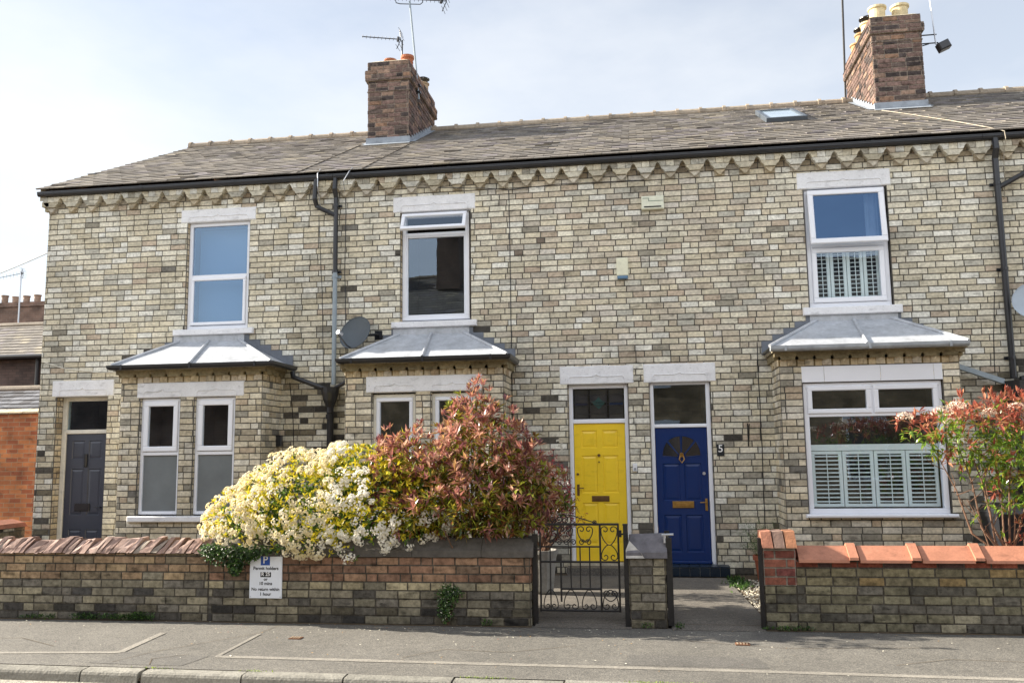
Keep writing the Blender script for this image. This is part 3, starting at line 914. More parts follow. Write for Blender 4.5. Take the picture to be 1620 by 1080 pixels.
def bayroof(house, x0, x1, t0, t1, gut_mat, gx0, gx1, sides=(True, True), label=None):
    ye = -0.84; ze = 3.135; zt = 3.58
    mb = MB()
    E = [(x0, 0.0, ze), (x0, ye, ze), (x1, ye, ze), (x1, 0.0, ze)]
    Tl = (t0, 0.0, zt); Tr = (t1, 0.0, zt)
    n = 10
    def lo(a, b, t): return tuple(a[i] * (1 - t) + b[i] * t for i in range(3))
    for i in range(n):       # front slope in strips, faintly uneven
        for j in range(12):
            def P(a, b):
                L0 = lo(E[1], Tl, a); R0 = lo(E[2], Tr, a)
                p = lo(L0, R0, b)
                k = 0.006 * nz(p[0] * 4, a * 4, 1) if 0 < a < 1 and 0 < b < 1 else 0
                return (p[0], p[1], p[2] + k)
            mb.face([P(i / n, j / 12), P(i / n, (j + 1) / 12), P((i + 1) / n, (j + 1) / 12), P((i + 1) / n, j / 12)])
    mb.face([E[0], E[1], Tl]); mb.face([E[2], E[3], Tr])
    mb.face([(x0, 0, ze - 0.002), (x1, 0, ze - 0.002), (x1, ye, ze - 0.002), (x0, ye, ze - 0.002)])
    mb.box(x0, ye - 0.004, ze - 0.035, x1, ye + 0.012, ze - 0.003)
    r = 0.024
    up_ = Vector((0, 0, 0.012))
    for a, b in ((E[1], Tl), (E[2], Tr), (lo(E[1], E[2], 0.5), lo(Tl, Tr, 0.5))):
        mb.tube([Vector(a) + up_, Vector(b) + up_], r, 8)
    # upstand on the wall and stepped flashings
    mb.box(t0 - 0.1, -0.024, zt - 0.03, t1 + 0.1, -0.008, 3.675)
    o = mb.build('bay_roof', M_lead, house, label)
    mb = MB()
    for xa, xb in ((x0, t0), (x1, t1)):
        st = 5
        mb = MB()
        for i in range(st):
            p = xa + (xb - xa) * i / st; q = xa + (xb - xa) * (i + 1) / st
            za = ze + (zt - ze) * i / st
            zk = math.ceil((za + 0.06) / H) * H + H
            a, b = sorted((p, q))
            mb.box(a, -0.021, za - 0.02, b, -0.009, zk)
        mb.build('flashing', M_oldlead, o)
    # gutter
    mb = MB()
    y = ye - 0.03; z = 3.115; rr = 0.052
    prof = [(-rr - .004, z + .022), (-rr, z + .012)] + [(-rr * math.cos(math.pi * k / 8), z - rr * .9 * math.sin(math.pi * k / 8)) for k in range(9)] + [(rr, z + .02)]
    m = len(prof)
    def run(pt):
        for a, b in zip(pt[:-1], pt[1:]):
            A = [a(p, zz) for p, zz in prof]; B = [b(p, zz) for p, zz in prof]
            mb.faces(A + B, [(i, i + 1, m + i + 1, m + i) for i in range(m - 1)])
    pts = []
    if sides[0]: pts.append(lambda p, zz: (gx0 + p, -0.03, zz)); pts.append(lambda p, zz: (gx0 + p, y + p, zz))
    else: pts.append(lambda p, zz: (gx0, y + p, zz))
    if sides[1]: pts.append(lambda p, zz: (gx1 - p, y + p, zz)); pts.append(lambda p, zz: (gx1 - p, -0.03, zz))
    else: pts.append(lambda p, zz: (gx1, y + p, zz))
    run(pts)
    if not sides[0]: mb.face([(gx0, y + p, zz) for p, zz in prof])
    if not sides[1]: mb.face([(gx1, y + p, zz) for p, zz in prof])
    for t in (0.07, 0.5, 0.9):
        xx = gx0 + (gx1 - gx0) * t
        mb.box(xx, y - rr - 0.010, z - 0.046, xx + 0.03, y - rr - 0.002, z + 0.026)
    mb.build('bay_gutter', gut_mat, house)
    return o

def bay(house, x0, x1, holes, lint):
    Y = -0.67
    fr = FRY(Y)
    mb = MB()
    bricks(mb, fr, x0, x1, 0.04, 33.1 * H, pal_bay, holes)
    bricks(mb, frame((x1, 0, 0), (0, -1, 0), (1, 0, 0)), 0.0, 0.67, 0.04, 33.1 * H, pal_bay, off=0.06)
    bricks(mb, frame((x0, 0, 0), (0, -1, 0), (-1, 0, 0)), 0.0, 0.67, 0.04, 33.1 * H, pal_bay, off=0.06)
    for (a, b, c, d) in holes:
        for u, n in ((a, 1), (b, -1)):
            bricks(mb, frame((u, Y, 0), (0, 1, 0), (n, 0, 0)), 0.004, 0.1, c, d, pal_bay, off=u * .3, D=0.002)
    o = mb.build('bay_wall', M_brick, house)
    # dentil course and notched cornice
    mb = MB()
    z = 33.1 * H; h1 = 0.085; h2 = 0.095
    runs = [(fr, x0, x1), (frame((x1, 0, 0), (0, -1, 0), (1, 0, 0)), 0.0, 0.67), (frame((x0, 0, 0), (0, -1, 0), (-1, 0, 0)), 0.0, 0.67)]
    for f, a, b in runs:
        n = max(2, round((b - a) / 0.236)); w = (b - a) / n
        for i in range(n):
            p = a + i * w; q = p + w
            cA = mul(lerp(pick(CREAM), lin('b3935c'), 0.5), rnd.uniform(.8, 1))
            cB = mul(lerp(pick(CREAM), lin('b3935c'), 0.4), rnd.uniform(.7, .95))
            mb.fbox(f, p + 0.015, p + w * .45, -0.01, 0.008, z, z + h1, cA)
            c = p + w * 0.72; hw = w * 0.25
            mb.faces([f(c - hw, 0.008, z + 0.004), f(c + hw, 0.008, z + 0.004), f(c, 0.016, z + 0.004), f(c - hw, 0.008, z + h1), f(c + hw, 0.008, z + h1), f(c, 0.05, z + h1)], [(0, 1, 2), (3, 5, 4), (0, 2, 5, 3), (2, 1, 4, 5)], cB)
            mb.fbox(f, p, q, -0.01, 0.003, z, z + h1, lin('7b6a4a'))
            g = 0.024
            cc = mul(lin('8f8468'), rnd.uniform(.75, 1.1))
            mb.prism(f, [(p + g, z + h1), (q - g, z + h1), (q - g * .9, z + h1 + 0.03), (q, z + h1 + 0.05), (q, z + h1 + h2), (p, z + h1 + h2), (p, z + h1 + 0.05), (p + g * .9, z + h1 + 0.03)], 0, 0.062, cc)
            mb.fbox(f, p, q, 0, 0.09, z + h1 + h2, z + h1 + h2 + 0.045, mul(lin('9a917d'), rnd.uniform(.7, 1.05)))
    for xc, sg in ((x0, -1), (x1, 1)):     # corner fills
        a, b = sorted((xc, xc + sg * 0.09))
        mb.box(a, Y - 0.09, z + h1 + h2, b, Y, z + h1 + h2 + 0.045, lin('8d8471'))
        a, b = sorted((xc, xc + sg * 0.062))
        mb.box(a, Y - 0.062, z + h1 + 0.04, b, Y, z + h1 + h2, lin('857b63'))
    mb.build('bay_cornice', M_brick, house)
    return o

def window_part(house, fr, u0, u1, z0, z1, w=0.055, bars=(), vbars=(), d0=-0.14, d1=-0.075, label=None, mat=None):
    mb = MB()
    ring(mb, fr, u0, u1, z0, z1, w, d0, d1)
    for z, h in bars: mb.bevbox(fr, u0 + w, u1 - w, d0, d1 - 0.002, z - h / 2, z + h / 2, 0.005)
    for u, h, a, b in vbars: mb.bevbox(fr, u - h / 2, u + h / 2, d0, d1 - 0.002, a, b, 0.005)
    return mb.build('window', mat or M_upvc, house, label)

def sash(win, fr, u0, u1, z0, z1, w=0.05, d0=-0.10, d1=-0.055, glass=None, label=None):
    mb = MB(); ring(mb, fr, u0, u1, z0, z1, w, d0, d1, b=0.009)
    mb.build('sash', M_upvc, win, label)
    pane(fr, u0 + w - 0.002, u1 - w + 0.002, z0 + w - 0.002, z1 - w + 0.002, (d0 + d1) / 2, glass or M_glass, win)

def wallpart(house, x0, x1, holes):
    mb = MB()
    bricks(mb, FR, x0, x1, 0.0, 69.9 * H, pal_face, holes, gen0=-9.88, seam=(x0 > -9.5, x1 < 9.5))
    return mb.build('wall', M_brick, house)

M_rear = brickmat('rear_brick', lin('9a6b52'), lin('7d5342'), lin('8f8678'))
def shell(house, x0, x1, gable_left=False, gable_right=False):
    """side and rear walls; the front is the real brickwork"""
    mb = MB()
    yb = 2 * YR
    mb.face([(x0, yb, 0), (x1, yb, 0), (x1, yb, 6.1), (x0, yb, 6.1)])
    for g, x in ((gable_left, x0), (gable_right, x1)):
        if g: mb.face([(x, 0.0, 0), (x, yb, 0), (x, yb, 6.0), (x, YR, rz(YR) - 0.05), (x, 0, 6.0)])
    mb.build('rear_wall', M_rear, house)

# ================================================================== HOUSE with the charcoal door
h1 = thing('terraced_house', 'buff brick end-of-terrace house with charcoal door on the left, frosted bay window panes', 'house', (-7.1, 0, 0), 'terraced houses in the row')
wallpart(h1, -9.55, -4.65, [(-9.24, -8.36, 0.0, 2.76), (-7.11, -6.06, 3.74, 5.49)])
reveals(h1, -9.24, -8.36, 0.0, 2.76, 0.22)
reveals(h1, -7.11, -6.06, 3.74, 5.49, 0.14)
frieze(h1, -9.55, -4.65)
gutter(h1, -9.66, -4.652)
roof(h1, -9.68, -4.65, [(-5.05, -4.6, 3.0, 4.9)])
shell(h1, -9.55, -4.65, gable_left=True)
mb = MB()
mb.hexa([(-9.66, -0.1, 5.96), (-9.56, -0.1, 5.96), (-9.56, YR, rz(YR) - .12), (-9.66, YR, rz(YR) - .12), (-9.66, -0.1, rz(-.1) - .012), (-9.56, -0.1, rz(-.1) - .012), (-9.56, YR, rz(YR) - .012), (-9.66, YR, rz(YR) - .012)], lin('a39a86'))
mb.build('verge', M_stone, h1)
mb = MB(); mb.fbox(FR, -9.62, -9.5, 0.0, 0.10, 5.86, 5.94, lin('b5ad97')); mb.fbox(FR, -9.59, -9.5, 0.0, 0.06, 5.79, 5.857, lin('a39a80'))
mb.build('corbel_stone', M_brick, h1)
# door
lintel(FR, -9.324, -8.255, 2.762, 3.022, h1, depth=0.2)
fd = FRY(0.17)
mb = MB()
mb.bevbox(fd, -9.235, -9.155, -0.08, 0.02, 0.2, 2.76, 0.008); mb.bevbox(fd, -8.45, -8.365, -0.08, 0.02, 0.2, 2.76, 0.008)
mb.bevbox(fd, -9.155, -8.45, -0.08, 0.02, 2.70, 2.76, 0.008); mb.bevbox(fd, -9.155, -8.45, -0.08, 0.02, 2.18, 2.245, 0.008)
mb.build('door_frame', M_oldwhite, h1)
pane(fd, -9.155, -8.45, 2.245, 2.70, -0.02, M_glass_sky, h1, 'transom_pane')
room(fd, -9.15, -8.455, 2.2, 2.75, -0.09, -0.8, h1)
mb = MB(); panels(mb, fd, -9.15, -8.455, 0.25, 2.178, -0.005, [(0.14, 0.46), (0.56, 0.88)], [(0.055, 0.205), (0.285, 0.66), (0.775, 0.95)])
dr = mb.build('door', M_char, h1)
mb = MB(); mb.bevbox(fd, -8.96, -8.70, -0.004, 0.010, 0.97, 1.09, 0.006); mb.build('letter_box', M_black, dr)
mb = MB(); mb.bevbox(fd, -8.825, -8.775, -0.004, 0.03, 1.66, 1.86, 0.01); mb.build('knocker', M_black, dr)
mb = MB(); mb.tube([fd(-8.50, 0.0, 1.03), fd(-8.50, 0.045, 1.03), fd(-8.60, 0.045, 1.03)], 0.009, 7); mb.build('handle', M_black, dr)
mb = MB(); mb.box(-9.24, -0.06, 0.03, -8.36, 0.25, 0.245, lin('9a8f80')); mb.build('doorstep', M_stone, h1)
# upper window: fixed light over a sash, sky colour painted on a panel behind
lintel(FR, -7.225, -5.96, 5.488, 5.70, h1, depth=0.14)
f5 = FRY(0.0)
w = window_part(h1, f5, -7.10, -6.07, 3.775, 5.485, bars=[(4.62, 0.05)], d0=-0.13, d1=-0.055, label='tall white window above the left bay, sky in both panes')
pane(f5, -7.045, -6.125, 4.645, 5.43, -0.09, M_glass_sky, w)
sash(w, f5, -7.045, -6.125, 3.84, 4.60, 0.05, -0.09, -0.035, glass=M_glass_sky)
sill(FR, -7.27, -5.95, 3.675, 3.765, w)
room(f5, -7.08, -6.09, 3.82, 5.45, -0.16, -0.9, w)
pane(f5, -7.04, -6.12, 3.85, 5.42, -0.3, surf('sky_blue_backing', lin('6f8ba5'), 0.9), w, 'sky_backing')  # flat panel coloured like the sky reflected in the panes
# bay
b1h = [(-7.40, -6.76, 0.93, 2.66), (-6.54, -5.90, 0.93, 2.66)]
bay(h1, -7.71, -5.49, b1h, None)
FB = FRY(-0.67)
lintel(FB, -7.45, -5.765, 2.662, 2.885, h1, peaks=((-7.34, -6.75), (-6.50, -5.88)), depth=0.12)
w = None
for i, (a, b, _, _) in enumerate(b1h):
    w = window_part(h1, FB, a + 0.005, b - 0.005, 0.965, 2.655, 0.045, bars=[(1.845, 0.05)], d0=-0.12, d1=-0.05, label='left bay window light with frosted lower pane' if i == 0 else 'right bay window light with frosted lower pane')
    sash(w, FB, a + 0.045, b - 0.05, 1.875, 2.615, 0.075, -0.09, -0.03)
    pane(FB, a + 0.05, b - 0.05, 1.005, 1.825, -0.08, M_frost, w, 'frosted_pane')
    room(FB, a + 0.01, b - 0.01, 1.8, 2.65, -0.13, -0.6, w)
mb = MB(); mb.bevbox(FB, -7.50, -5.62, -0.12, 0.07, 0.862, 0.945, 0.012); mb.build('bay_sill', M_lintel, h1)
bayroof(h1, -7.79, -5.30, -7.17, -6.20, M_black, -7.76, -5.27)

# ================================================================== HOUSE with the yellow door
h3 = thing('terraced_house', 'buff brick mid-terrace house with yellow door and an opened top window light', 'house', (-2.4, 0, 0), 'terraced houses in the row')
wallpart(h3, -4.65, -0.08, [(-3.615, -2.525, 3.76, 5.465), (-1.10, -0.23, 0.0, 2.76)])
reveals(h3, -3.615, -2.525, 3.76, 5.465, 0.15)
reveals(h3, -1.10, -0.23, 0.0, 2.76, 0.14)
frieze(h3, -4.65, -0.08)
gutter(h3, -4.648, -0.082)
roof(h3, -4.65, -0.08, [(-4.7, -4.3, 3.0, 4.9)])
shell(h3, -4.65, -0.08)
ch = chimney(h3, -5.09, -4.285, 2.9, 5.0, 9.33, (8.94, 9.15), low=8.72)
pot(ch, -4.78, 3.35, 9.36, 0.11, 0.20, lin('a0684e')); pot(ch, -4.53, 3.7, 9.36, 0.115, 0.42, lin('a5664a'), bands=4)
pot(ch, -4.75, 4.2, 9.36, 0.11, 0.3, lin('b39a72')); pot(ch, -4.42, 4.55, 9.36, 0.11, 0.2, lin('a8937a'), cowl=True)
# door
lintel(FR, -1.214, -0.145, 2.762, 3.03, h3, depth=0.13)
fd = FRY(0.09)
mb = MB()
mb.bevbox(fd, -1.095, -1.035, -0.08, 0.02, 0.2, 2.76, 0.008); mb.bevbox(fd, -0.29, -0.235, -0.08, 0.02, 0.2, 2.76, 0.008)
mb.bevbox(fd, -1.035, -0.29, -0.08, 0.02, 2.705, 2.76, 0.008); mb.bevbox(fd, -1.035, -0.29, -0.08, 0.02, 2.20, 2.262, 0.008)
mb.build('door_frame', M_upvc, h3)
# leaded light
u0, u1, z0, z1 = -1.035, -0.29, 2.262, 2.705
tp = pane(fd, u0, u1, z0, z1, -0.035, M_glass_dim, h3, 'transom_pane')
mb = MB(); d = -0.038
def q(a, b, c, e, col): mb.fbox(fd, u0 + a * (u1 - u0), u0 + b * (u1 - u0), d - 0.004, d, z0 + c * (z1 - z0), z0 + e * (z1 - z0), col)
GR = [lin('5b5654'), lin('4d4a4c'), lin('57535a')]
for a, b in ((0.03, .28), (.34, .65), (.71, .97)):
    for k, (c, e) in enumerate(((.03, .17), (.18, .45), (.55, .80), (.81, .97))): q(a, b, c, e, mul(GR[k % 3], 0.8))
q(.03, .28, .455, .54, lin('1c2350')); q(.71, .97, .46, .545, lin('173566'))
m = u0 + 0.5 * (u1 - u0); zc = z0 + 0.5 * (z1 - z0)
mb.prism(fd, [(m - .10, zc + .03), (m - .05, zc + .045), (m, zc + .10), (m + .05, zc + .045), (m + .10, zc + .03), (m + .055, zc - .03), (m, zc - .075), (m - .055, zc - .03)], d, d + 0.002, lin('3d6a68'))
mb.build('stained_glass', M_plain, tp)
mb = MB()
for a in (.29, .335, .655, .705):
    x = u0 + a * (u1 - u0); mb.fbox(fd, x - .004, x + .004, -0.036, -0.026, z0, z1)
for a in (.175, .45, .545, .805):
    zz = z0 + a * (z1 - z0); mb.fbox(fd, u0, u1, -0.0355, -0.0265, zz - .003, zz + .003)
mb.build('lead_cames', M_black, tp)
room(fd, -1.03, -0.295, 2.2, 2.75, -0.09, -0.8, h3)
mb = MB(); panels(mb, fd, -1.03, -0.295, 0.25, 2.198, -0.005, [(0.14, 0.45), (0.55, 0.86)], [(0.05, 0.18), (0.235, 0.51), (0.58, 0.88)])
dr = mb.build('door', M_yellow, h3)
mb = MB(); mb.bevbox(fd, -0.79, -0.54, -0.004, 0.010, 1.085, 1.165, 0.006); mb.bevbox(fd, -0.76, -0.57, 0.010, 0.015, 1.105, 1.145, 0.004); mb.build('letter_box', M_dkbrass, dr)
mb = MB(); mb.bevbox(fd, -1.0, -0.965, -0.004, 0.008, 1.17, 1.33, 0.004); mb.tube([fd(-0.983, 0.0, 1.28), fd(-0.983, 0.05, 1.28), fd(-0.90, 0.05, 1.275)], 0.009, 7); mb.build('handle', M_dkbrass, dr)
for uu, zz, r in ((-0.675, 1.74, 0.022), (-0.675, 1.645, 0.012), (-0.985, 1.475, 0.018)):
    mb = MB(); mb.tube([fd(uu, -0.004, zz), fd(uu, 0.014, zz)], r, 12); mb.build('lock', M_dkbrass, dr)
mb = MB(); mb.box(-1.14, -0.03, 0.10, -0.2, 0.14, 0.235, lin('b0a794')); mb.build('doorstep', M_stone, h3)
# upper window
lintel(FR, -3.735, -2.445, 5.467, 5.715, h3, depth=0.15)
f5 = FRY(0.03)
w = window_part(h3, f5, -3.605, -2.56, 3.80, 5.46, 0.06, bars=[(5.13, 0.05)], d0=-0.12, d1=-0.04, label='upper window with its top light tilted open')
pane(f5, -3.545, -2.62, 3.86, 5.105, -0.08, M_glass, w)
mb = MB(); ring(mb, f5, -3.545, -2.62, 3.86, 5.105, 0.025, -0.10, -0.045, b=0.008); mb.build('glazing_bead', M_upvc, w)
ft = tilt(0, 0.01, 5.42, math.radians(26))
sash(w, ft, -3.585, -2.575, -0.30, 0.0, 0.055, 0.0, 0.05, label='top light tilted open')
sill(FR, -3.74, -2.43, 3.675, 3.765, w)
room(f5, -3.58, -2.58, 3.82, 5.44, -0.14, -0.95, w)
# bay
b3h = [(-3.84, -3.20, 0.93, 2.66), (-2.98, -2.34, 0.93, 2.66)]
bay(h3, -4.23, -1.94, b3h, None)
lintel(FB, -3.925, -2.24, 2.662, 2.895, h3, peaks=((-3.80, -3.21), (-2.96, -2.36)), depth=0.12)
for i, (a, b, _, _) in enumerate(b3h):
    w = window_part(h3, FB, a + 0.005, b - 0.005, 0.965, 2.64, 0.05, bars=[], d0=-0.12, d1=-0.06, mat=M_oldwhite)
    sash(w, FB, a + 0.05, b - 0.05, 1.01, 2.59, 0.055, -0.11, -0.05)
    room(FB, a + 0.01, b - 0.01, 0.97, 2.64, -0.13, -0.6, w)
mb = MB(); mb.bevbox(FB, -4.0, -2.15, -0.12, 0.07, 0.862, 0.945, 0.012); mb.build('bay_sill', M_lintel, h3)
bayroof(h3, -4.26, -1.86, -3.62, -2.65, M_black, -4.25, -1.85)
# number 3 painted on the brick
def text(body, size, fr, u, z, d, mat, parent, name, thick=0.0015, align='CENTER', sx=1.0, label=None):
    cu = bpy.data.curves.new(name, 'FONT'); cu.body = body; cu.size = size; cu.align_x = align; cu.align_y = 'BOTTOM'
    cu.extrude = thick
    cu.offset = size * (0.022 if size < 0.1 else 0.008)
    to = bpy.data.objects.new('tmp', cu); S.collection.objects.link(to)
    dg = bpy.context.evaluated_depsgraph_get(); dg.update()
    me = bpy.data.meshes.new_from_object(to.evaluated_get(dg))
    bpy.data.objects.remove(to)
    L = _L[parent.name]
    for v in me.vertices:
        v.co = fr(u + v.co.x * sx, d + v.co.z, z + v.co.y) - L
    me.materials.clear(); me.materials.append(mat)
    o = bpy.data.objects.new(name, me); S.collection.objects.link(o); o.parent = parent
    _L[o.name] = L
    if label: o['label'] = label
    return o
M_ink = surf('black_ink', (0.01, 0.01, 0.012), 0.5)
M_white = surf('white_ink', (0.8, 0.8, 0.8), 0.5)
text('3', 0.27, FR, -1.235, 1.735, 0.0085, surf('chalky_white', lin('b9b5a8'), 0.8, 30, 0.2), h3, 'house_number')

# ================================================================== HOUSE with the blue door
h5 = thing('terraced_house', 'buff brick mid-terrace house with blue door and pale blue window shutters', 'house', (2.3, 0, 0), 'terraced houses in the row')
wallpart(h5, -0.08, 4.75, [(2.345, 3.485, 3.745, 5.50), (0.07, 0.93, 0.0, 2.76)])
reveals(h5, 2.345, 3.485, 3.745, 5.50, 0.14)
reveals(h5, 0.07, 0.93, 0.0, 2.76, 0.12)
frieze(h5, -0.08, 4.75)
gutter(h5, -0.078, 4.748)
roof(h5, -0.08, 4.75, [(4.3, 4.8, 3.2, 4.9), (2.3, 2.8, 2.4, 3.7)])
shell(h5, -0.08, 4.75)
ch = chimney(h5, 4.25, 5.10, 3.1, 5.1, 9.52, (9.19, 9.35), low=9.03)
CP = lin('cdbd97')
pot(ch, 4.46, 3.4, 9.53, 0.14, 0.31, CP); pot(ch, 4.87, 3.45, 9.53, 0.14, 0.33, CP)
pot(ch, 4.42, 3.9, 9.53, 0.13, 0.26, CP, cowl=True); pot(ch, 4.40, 4.3, 9.53, 0.12, 0.24, lin('a98b66'), cowl=True)
pot(ch, 4.40, 4.7, 9.53, 0.12, 0.22, lin('a98b66')); pot(ch, 4.87, 4.2, 9.53, 0.13, 0.24, lin('a98b66'))
# skylight
mb = MB()
c_ = 1 / math.sqrt(1 + SL * SL)
fs = lambda u, d, z: Vector((u, 2.25 + z * c_ - d * SL * c_, rz(2.25) + z * SL * c_ + d * c_))
ring(mb, fs, 2.22, 2.90, 0.0, 1.5, 0.07, -0.01, 0.09)
sk = mb.build('skylight', M_grey, h5)
pane(fs, 2.28, 2.84, 0.06, 1.44, 0.07, surf('skylight_glass', lin('9fb0bd'), 0.08, spec=1.0), sk)
# door
lintel(FR, -0.005, 1.013, 2.762, 3.035, h5, depth=0.11)
fd = FRY(0.07)
mb = MB()
mb.bevbox(fd, 0.075, 0.13, -0.08, 0.02, 0.2, 2.76, 0.008); mb.bevbox(fd, 0.865, 0.925, -0.08, 0.02, 0.2, 2.76, 0.008)
mb.bevbox(fd, 0.13, 0.865, -0.08, 0.02, 2.73, 2.76, 0.008); mb.bevbox(fd, 0.13, 0.865, -0.08, 0.02, 2.12, 2.17, 0.008)
mb.build('door_frame', M_upvc, h5)
pane(fd, 0.13, 0.865, 2.17, 2.73, -0.02, M_glass, h5, 'transom_pane')
room(fd, 0.14, 0.855, 2.15, 2.75, -0.09, -0.9, h5)
mb = MB(); D0, D1, Z0, Z1 = 0.135, 0.86, 0.25, 2.118
panels(mb, fd, D0, D1, Z0, Z1, -0.005, [(0.13, 0.46), (0.54, 0.87)], [(0.27, 0.55), (0.655, 0.93)])
dr = mb.build('door', M_blue, h5)
cx = (D0 + D1) / 2; zb_ = 1.70
mbp = MB(); mbb = MB()
def fan(a0, a1):
    P = [(cx + 0.09 * math.cos(a0), zb_ + 0.07 * math.sin(a0))]
    P[0] = (cx + 0.06 * math.cos(a0), zb_ + 0.06 * math.sin(a0))
    arc = []
    for k in range(9):
        a = a0 + (a1 - a0) * k / 8
        arc.append((cx + 0.275 * math.cos(a) * (1.0 if abs(math.cos(a)) < .8 else .98), zb_ + 0.002 + 0.30 * math.sin(a) ** .8))
    P2 = (cx + 0.06 * math.cos(a1), zb_ + 0.06 * math.sin(a1))
    return [P[0]] + arc + [P2]
for a0, a1 in ((2, 42), (47, 87), (93, 133), (138, 178)):
    poly = fan(math.radians(a0), math.radians(a1))
    mbp.prism(fd, poly, -0.006, -0.0035)
    mbb.tube([fd(u, -0.003, z) for u, z in poly + [poly[0]]], 0.007, 5)
fp = mbp.build('fanlight_pane', surf('dark_glass', (0.02, 0.02, 0.022), 0.08, spec=0.8), dr)
mbb.build('fanlight_bead', M_blue, fp)
mb = MB(); mb.bevbox(fd, cx - 0.15, cx + 0.15, -0.004, 0.010, 0.99, 1.085, 0.006); mb.bevbox(fd, cx - 0.11, cx + 0.11, 0.010, 0.015, 1.012, 1.06, 0.004); mb.build('letter_box', M_brass, dr)
mb = MB(); mb.bevbox(fd, 0.80, 0.835, -0.004, 0.008, 0.95, 1.12, 0.004); mb.tube([fd(0.817, 0.0, 1.07), fd(0.817, 0.05, 1.07), fd(0.73, 0.05, 1.068)], 0.009, 7); mb.build('handle', M_brass, dr)
mb = MB(); mb.tube([fd(cx, 0.0, 1.74), fd(cx, 0.03, 1.73)], 0.03, 10)
mb.tube([fd(cx - .02, .03, 1.72), fd(cx - .035, .035, 1.67), fd(cx, .04, 1.62), fd(cx + .035, .035, 1.67), fd(cx + .02, .03, 1.72)], 0.009, 7); mb.build('knocker', M_brass, dr)
mb = MB(); mb.tube([fd(0.80, -0.004, 1.47), fd(0.80, 0.012, 1.47)], 0.022, 12); mb.build('lock', M_alu, dr)
mb = MB(); mb.bevbox(fd, 0.13, 0.865, -0.02, 0.06, 0.225, 0.262, 0.008); mb.build('door_sill', M_blue, h5)
mb = MB()
for i in range(8):
    x = 0.0 + i * 0.135
    mb.box(x + 0.003, -0.25, 0.205, x + 0.132, 0.10, 0.223, lin('26323f')); mb.box(x + 0.003, -0.252, 0.092, x + 0.132, -0.235, 0.20, lin('1e2935'))
mb.box(0.0, -0.235, 0.09, 1.08, 0.1, 0.204, lin('a9a59a'))
mb.build('doorstep', surf('blue_tile', None, 0.35, 10, 0.2), h5)
# upper window
lintel(FR, 2.262, 3.548, 5.49, 5.735, h5, depth=0.14)
f5 = FRY(0.0)
w = window_part(h5, f5, 2.36, 3.47, 3.775, 5.487, 0.06, bars=[(4.66, 0.05)], d0=-0.13, d1=-0.045, label='upper window with shutters behind the lower pane and top sash ajar')
ft = tilt(0, 0.03, 5.45, math.radians(6))
sash(w, ft, 2.395, 3.435, -0.80, 0.0, 0.075, 0.02, 0.075, glass=M_glass_deep, label='top sash slightly ajar')
sash(w, f5, 2.42, 3.41, 3.84, 4.63, 0.07, -0.09, -0.025)
sill(FR, 2.25, 3.58, 3.655, 3.765, w)
room(f5, 2.38, 3.45, 3.80, 5.47, -0.14, -0.95, w)
shutters(f5, 2.46, 3.37, 3.86, 4.62, 4, -0.15, w, 11)
curtain(f5, 3.22, 3.40, 4.62, 5.44, -0.2, w)
# bay with one wide window
bay(h5, 1.79, 4.05, [(2.075, 3.835, 0.93, 2.66)], None)
mb = MB(); xs = [2.072, 2.36, 3.07, 3.73, 3.838]
for a, b in zip(xs[:-1], xs[1:]): mb.bevbox(FB, a + 0.002, b - 0.002, -0.1, 0.014, 2.665, 2.875, 0.004)
mb.build('lintel_cladding', M_upvc, h5)
w = window_part(h5, FB, 2.085, 3.825, 0.95, 2.655, 0.065, bars=[(2.235, 0.05)], vbars=[(2.96, 0.06, 2.26, 2.59)], d0=-0.12, d1=-0.035, label='wide bay window with pale blue shutters across its lower half')
sash(w, FB, 2.135, 2.945, 2.25, 2.615, 0.062, -0.08, -0.015)
sash(w, FB, 2.975, 3.775, 2.25, 2.615, 0.062, -0.08, -0.015)
pane(FB, 2.15, 3.76, 1.015, 2.21, -0.08, M_glass, w)
mb = MB(); mb.bevbox(FB, 2.03, 3.89, -0.12, 0.09, 0.905, 0.95, 0.012); mb.build('sill', M_upvc, w)
room(FB, 2.10, 3.81, 0.96, 2.65, -0.125, -0.64, w)
shutters(FB, 2.16, 3.75, 1.03, 1.76, 4, -0.14, w, 12)
mb = MB(); mb.fbox(FB, 2.15, 3.76, -0.17, -0.13, 1.765, 1.845); mb.build('shutter_rail', M_shutter, w)
bayroof(h5, 1.66, 4.13, 2.44, 3.42, surf('lead_grey_gutter', lin('9aa0a6'), 0.5, 7, 0.2), 1.66, 4.12, sides=(False, False))

# ================================================================== HOUSE at the right edge
h7 = thing('terraced_house', 'buff brick terraced house cut off by the right edge, beyond the black downpipe', 'house', (7.0, 0, 0), 'terraced houses in the row')
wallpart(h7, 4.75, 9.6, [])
frieze(h7, 4.75, 9.6)
gutter(h7, 4.752, 9.6)
roof(h7, 4.75, 9.6, [(4.7, 5.05, 3.2, 4.9)])
shell(h7, 4.75, 9.6, gable_right=True)

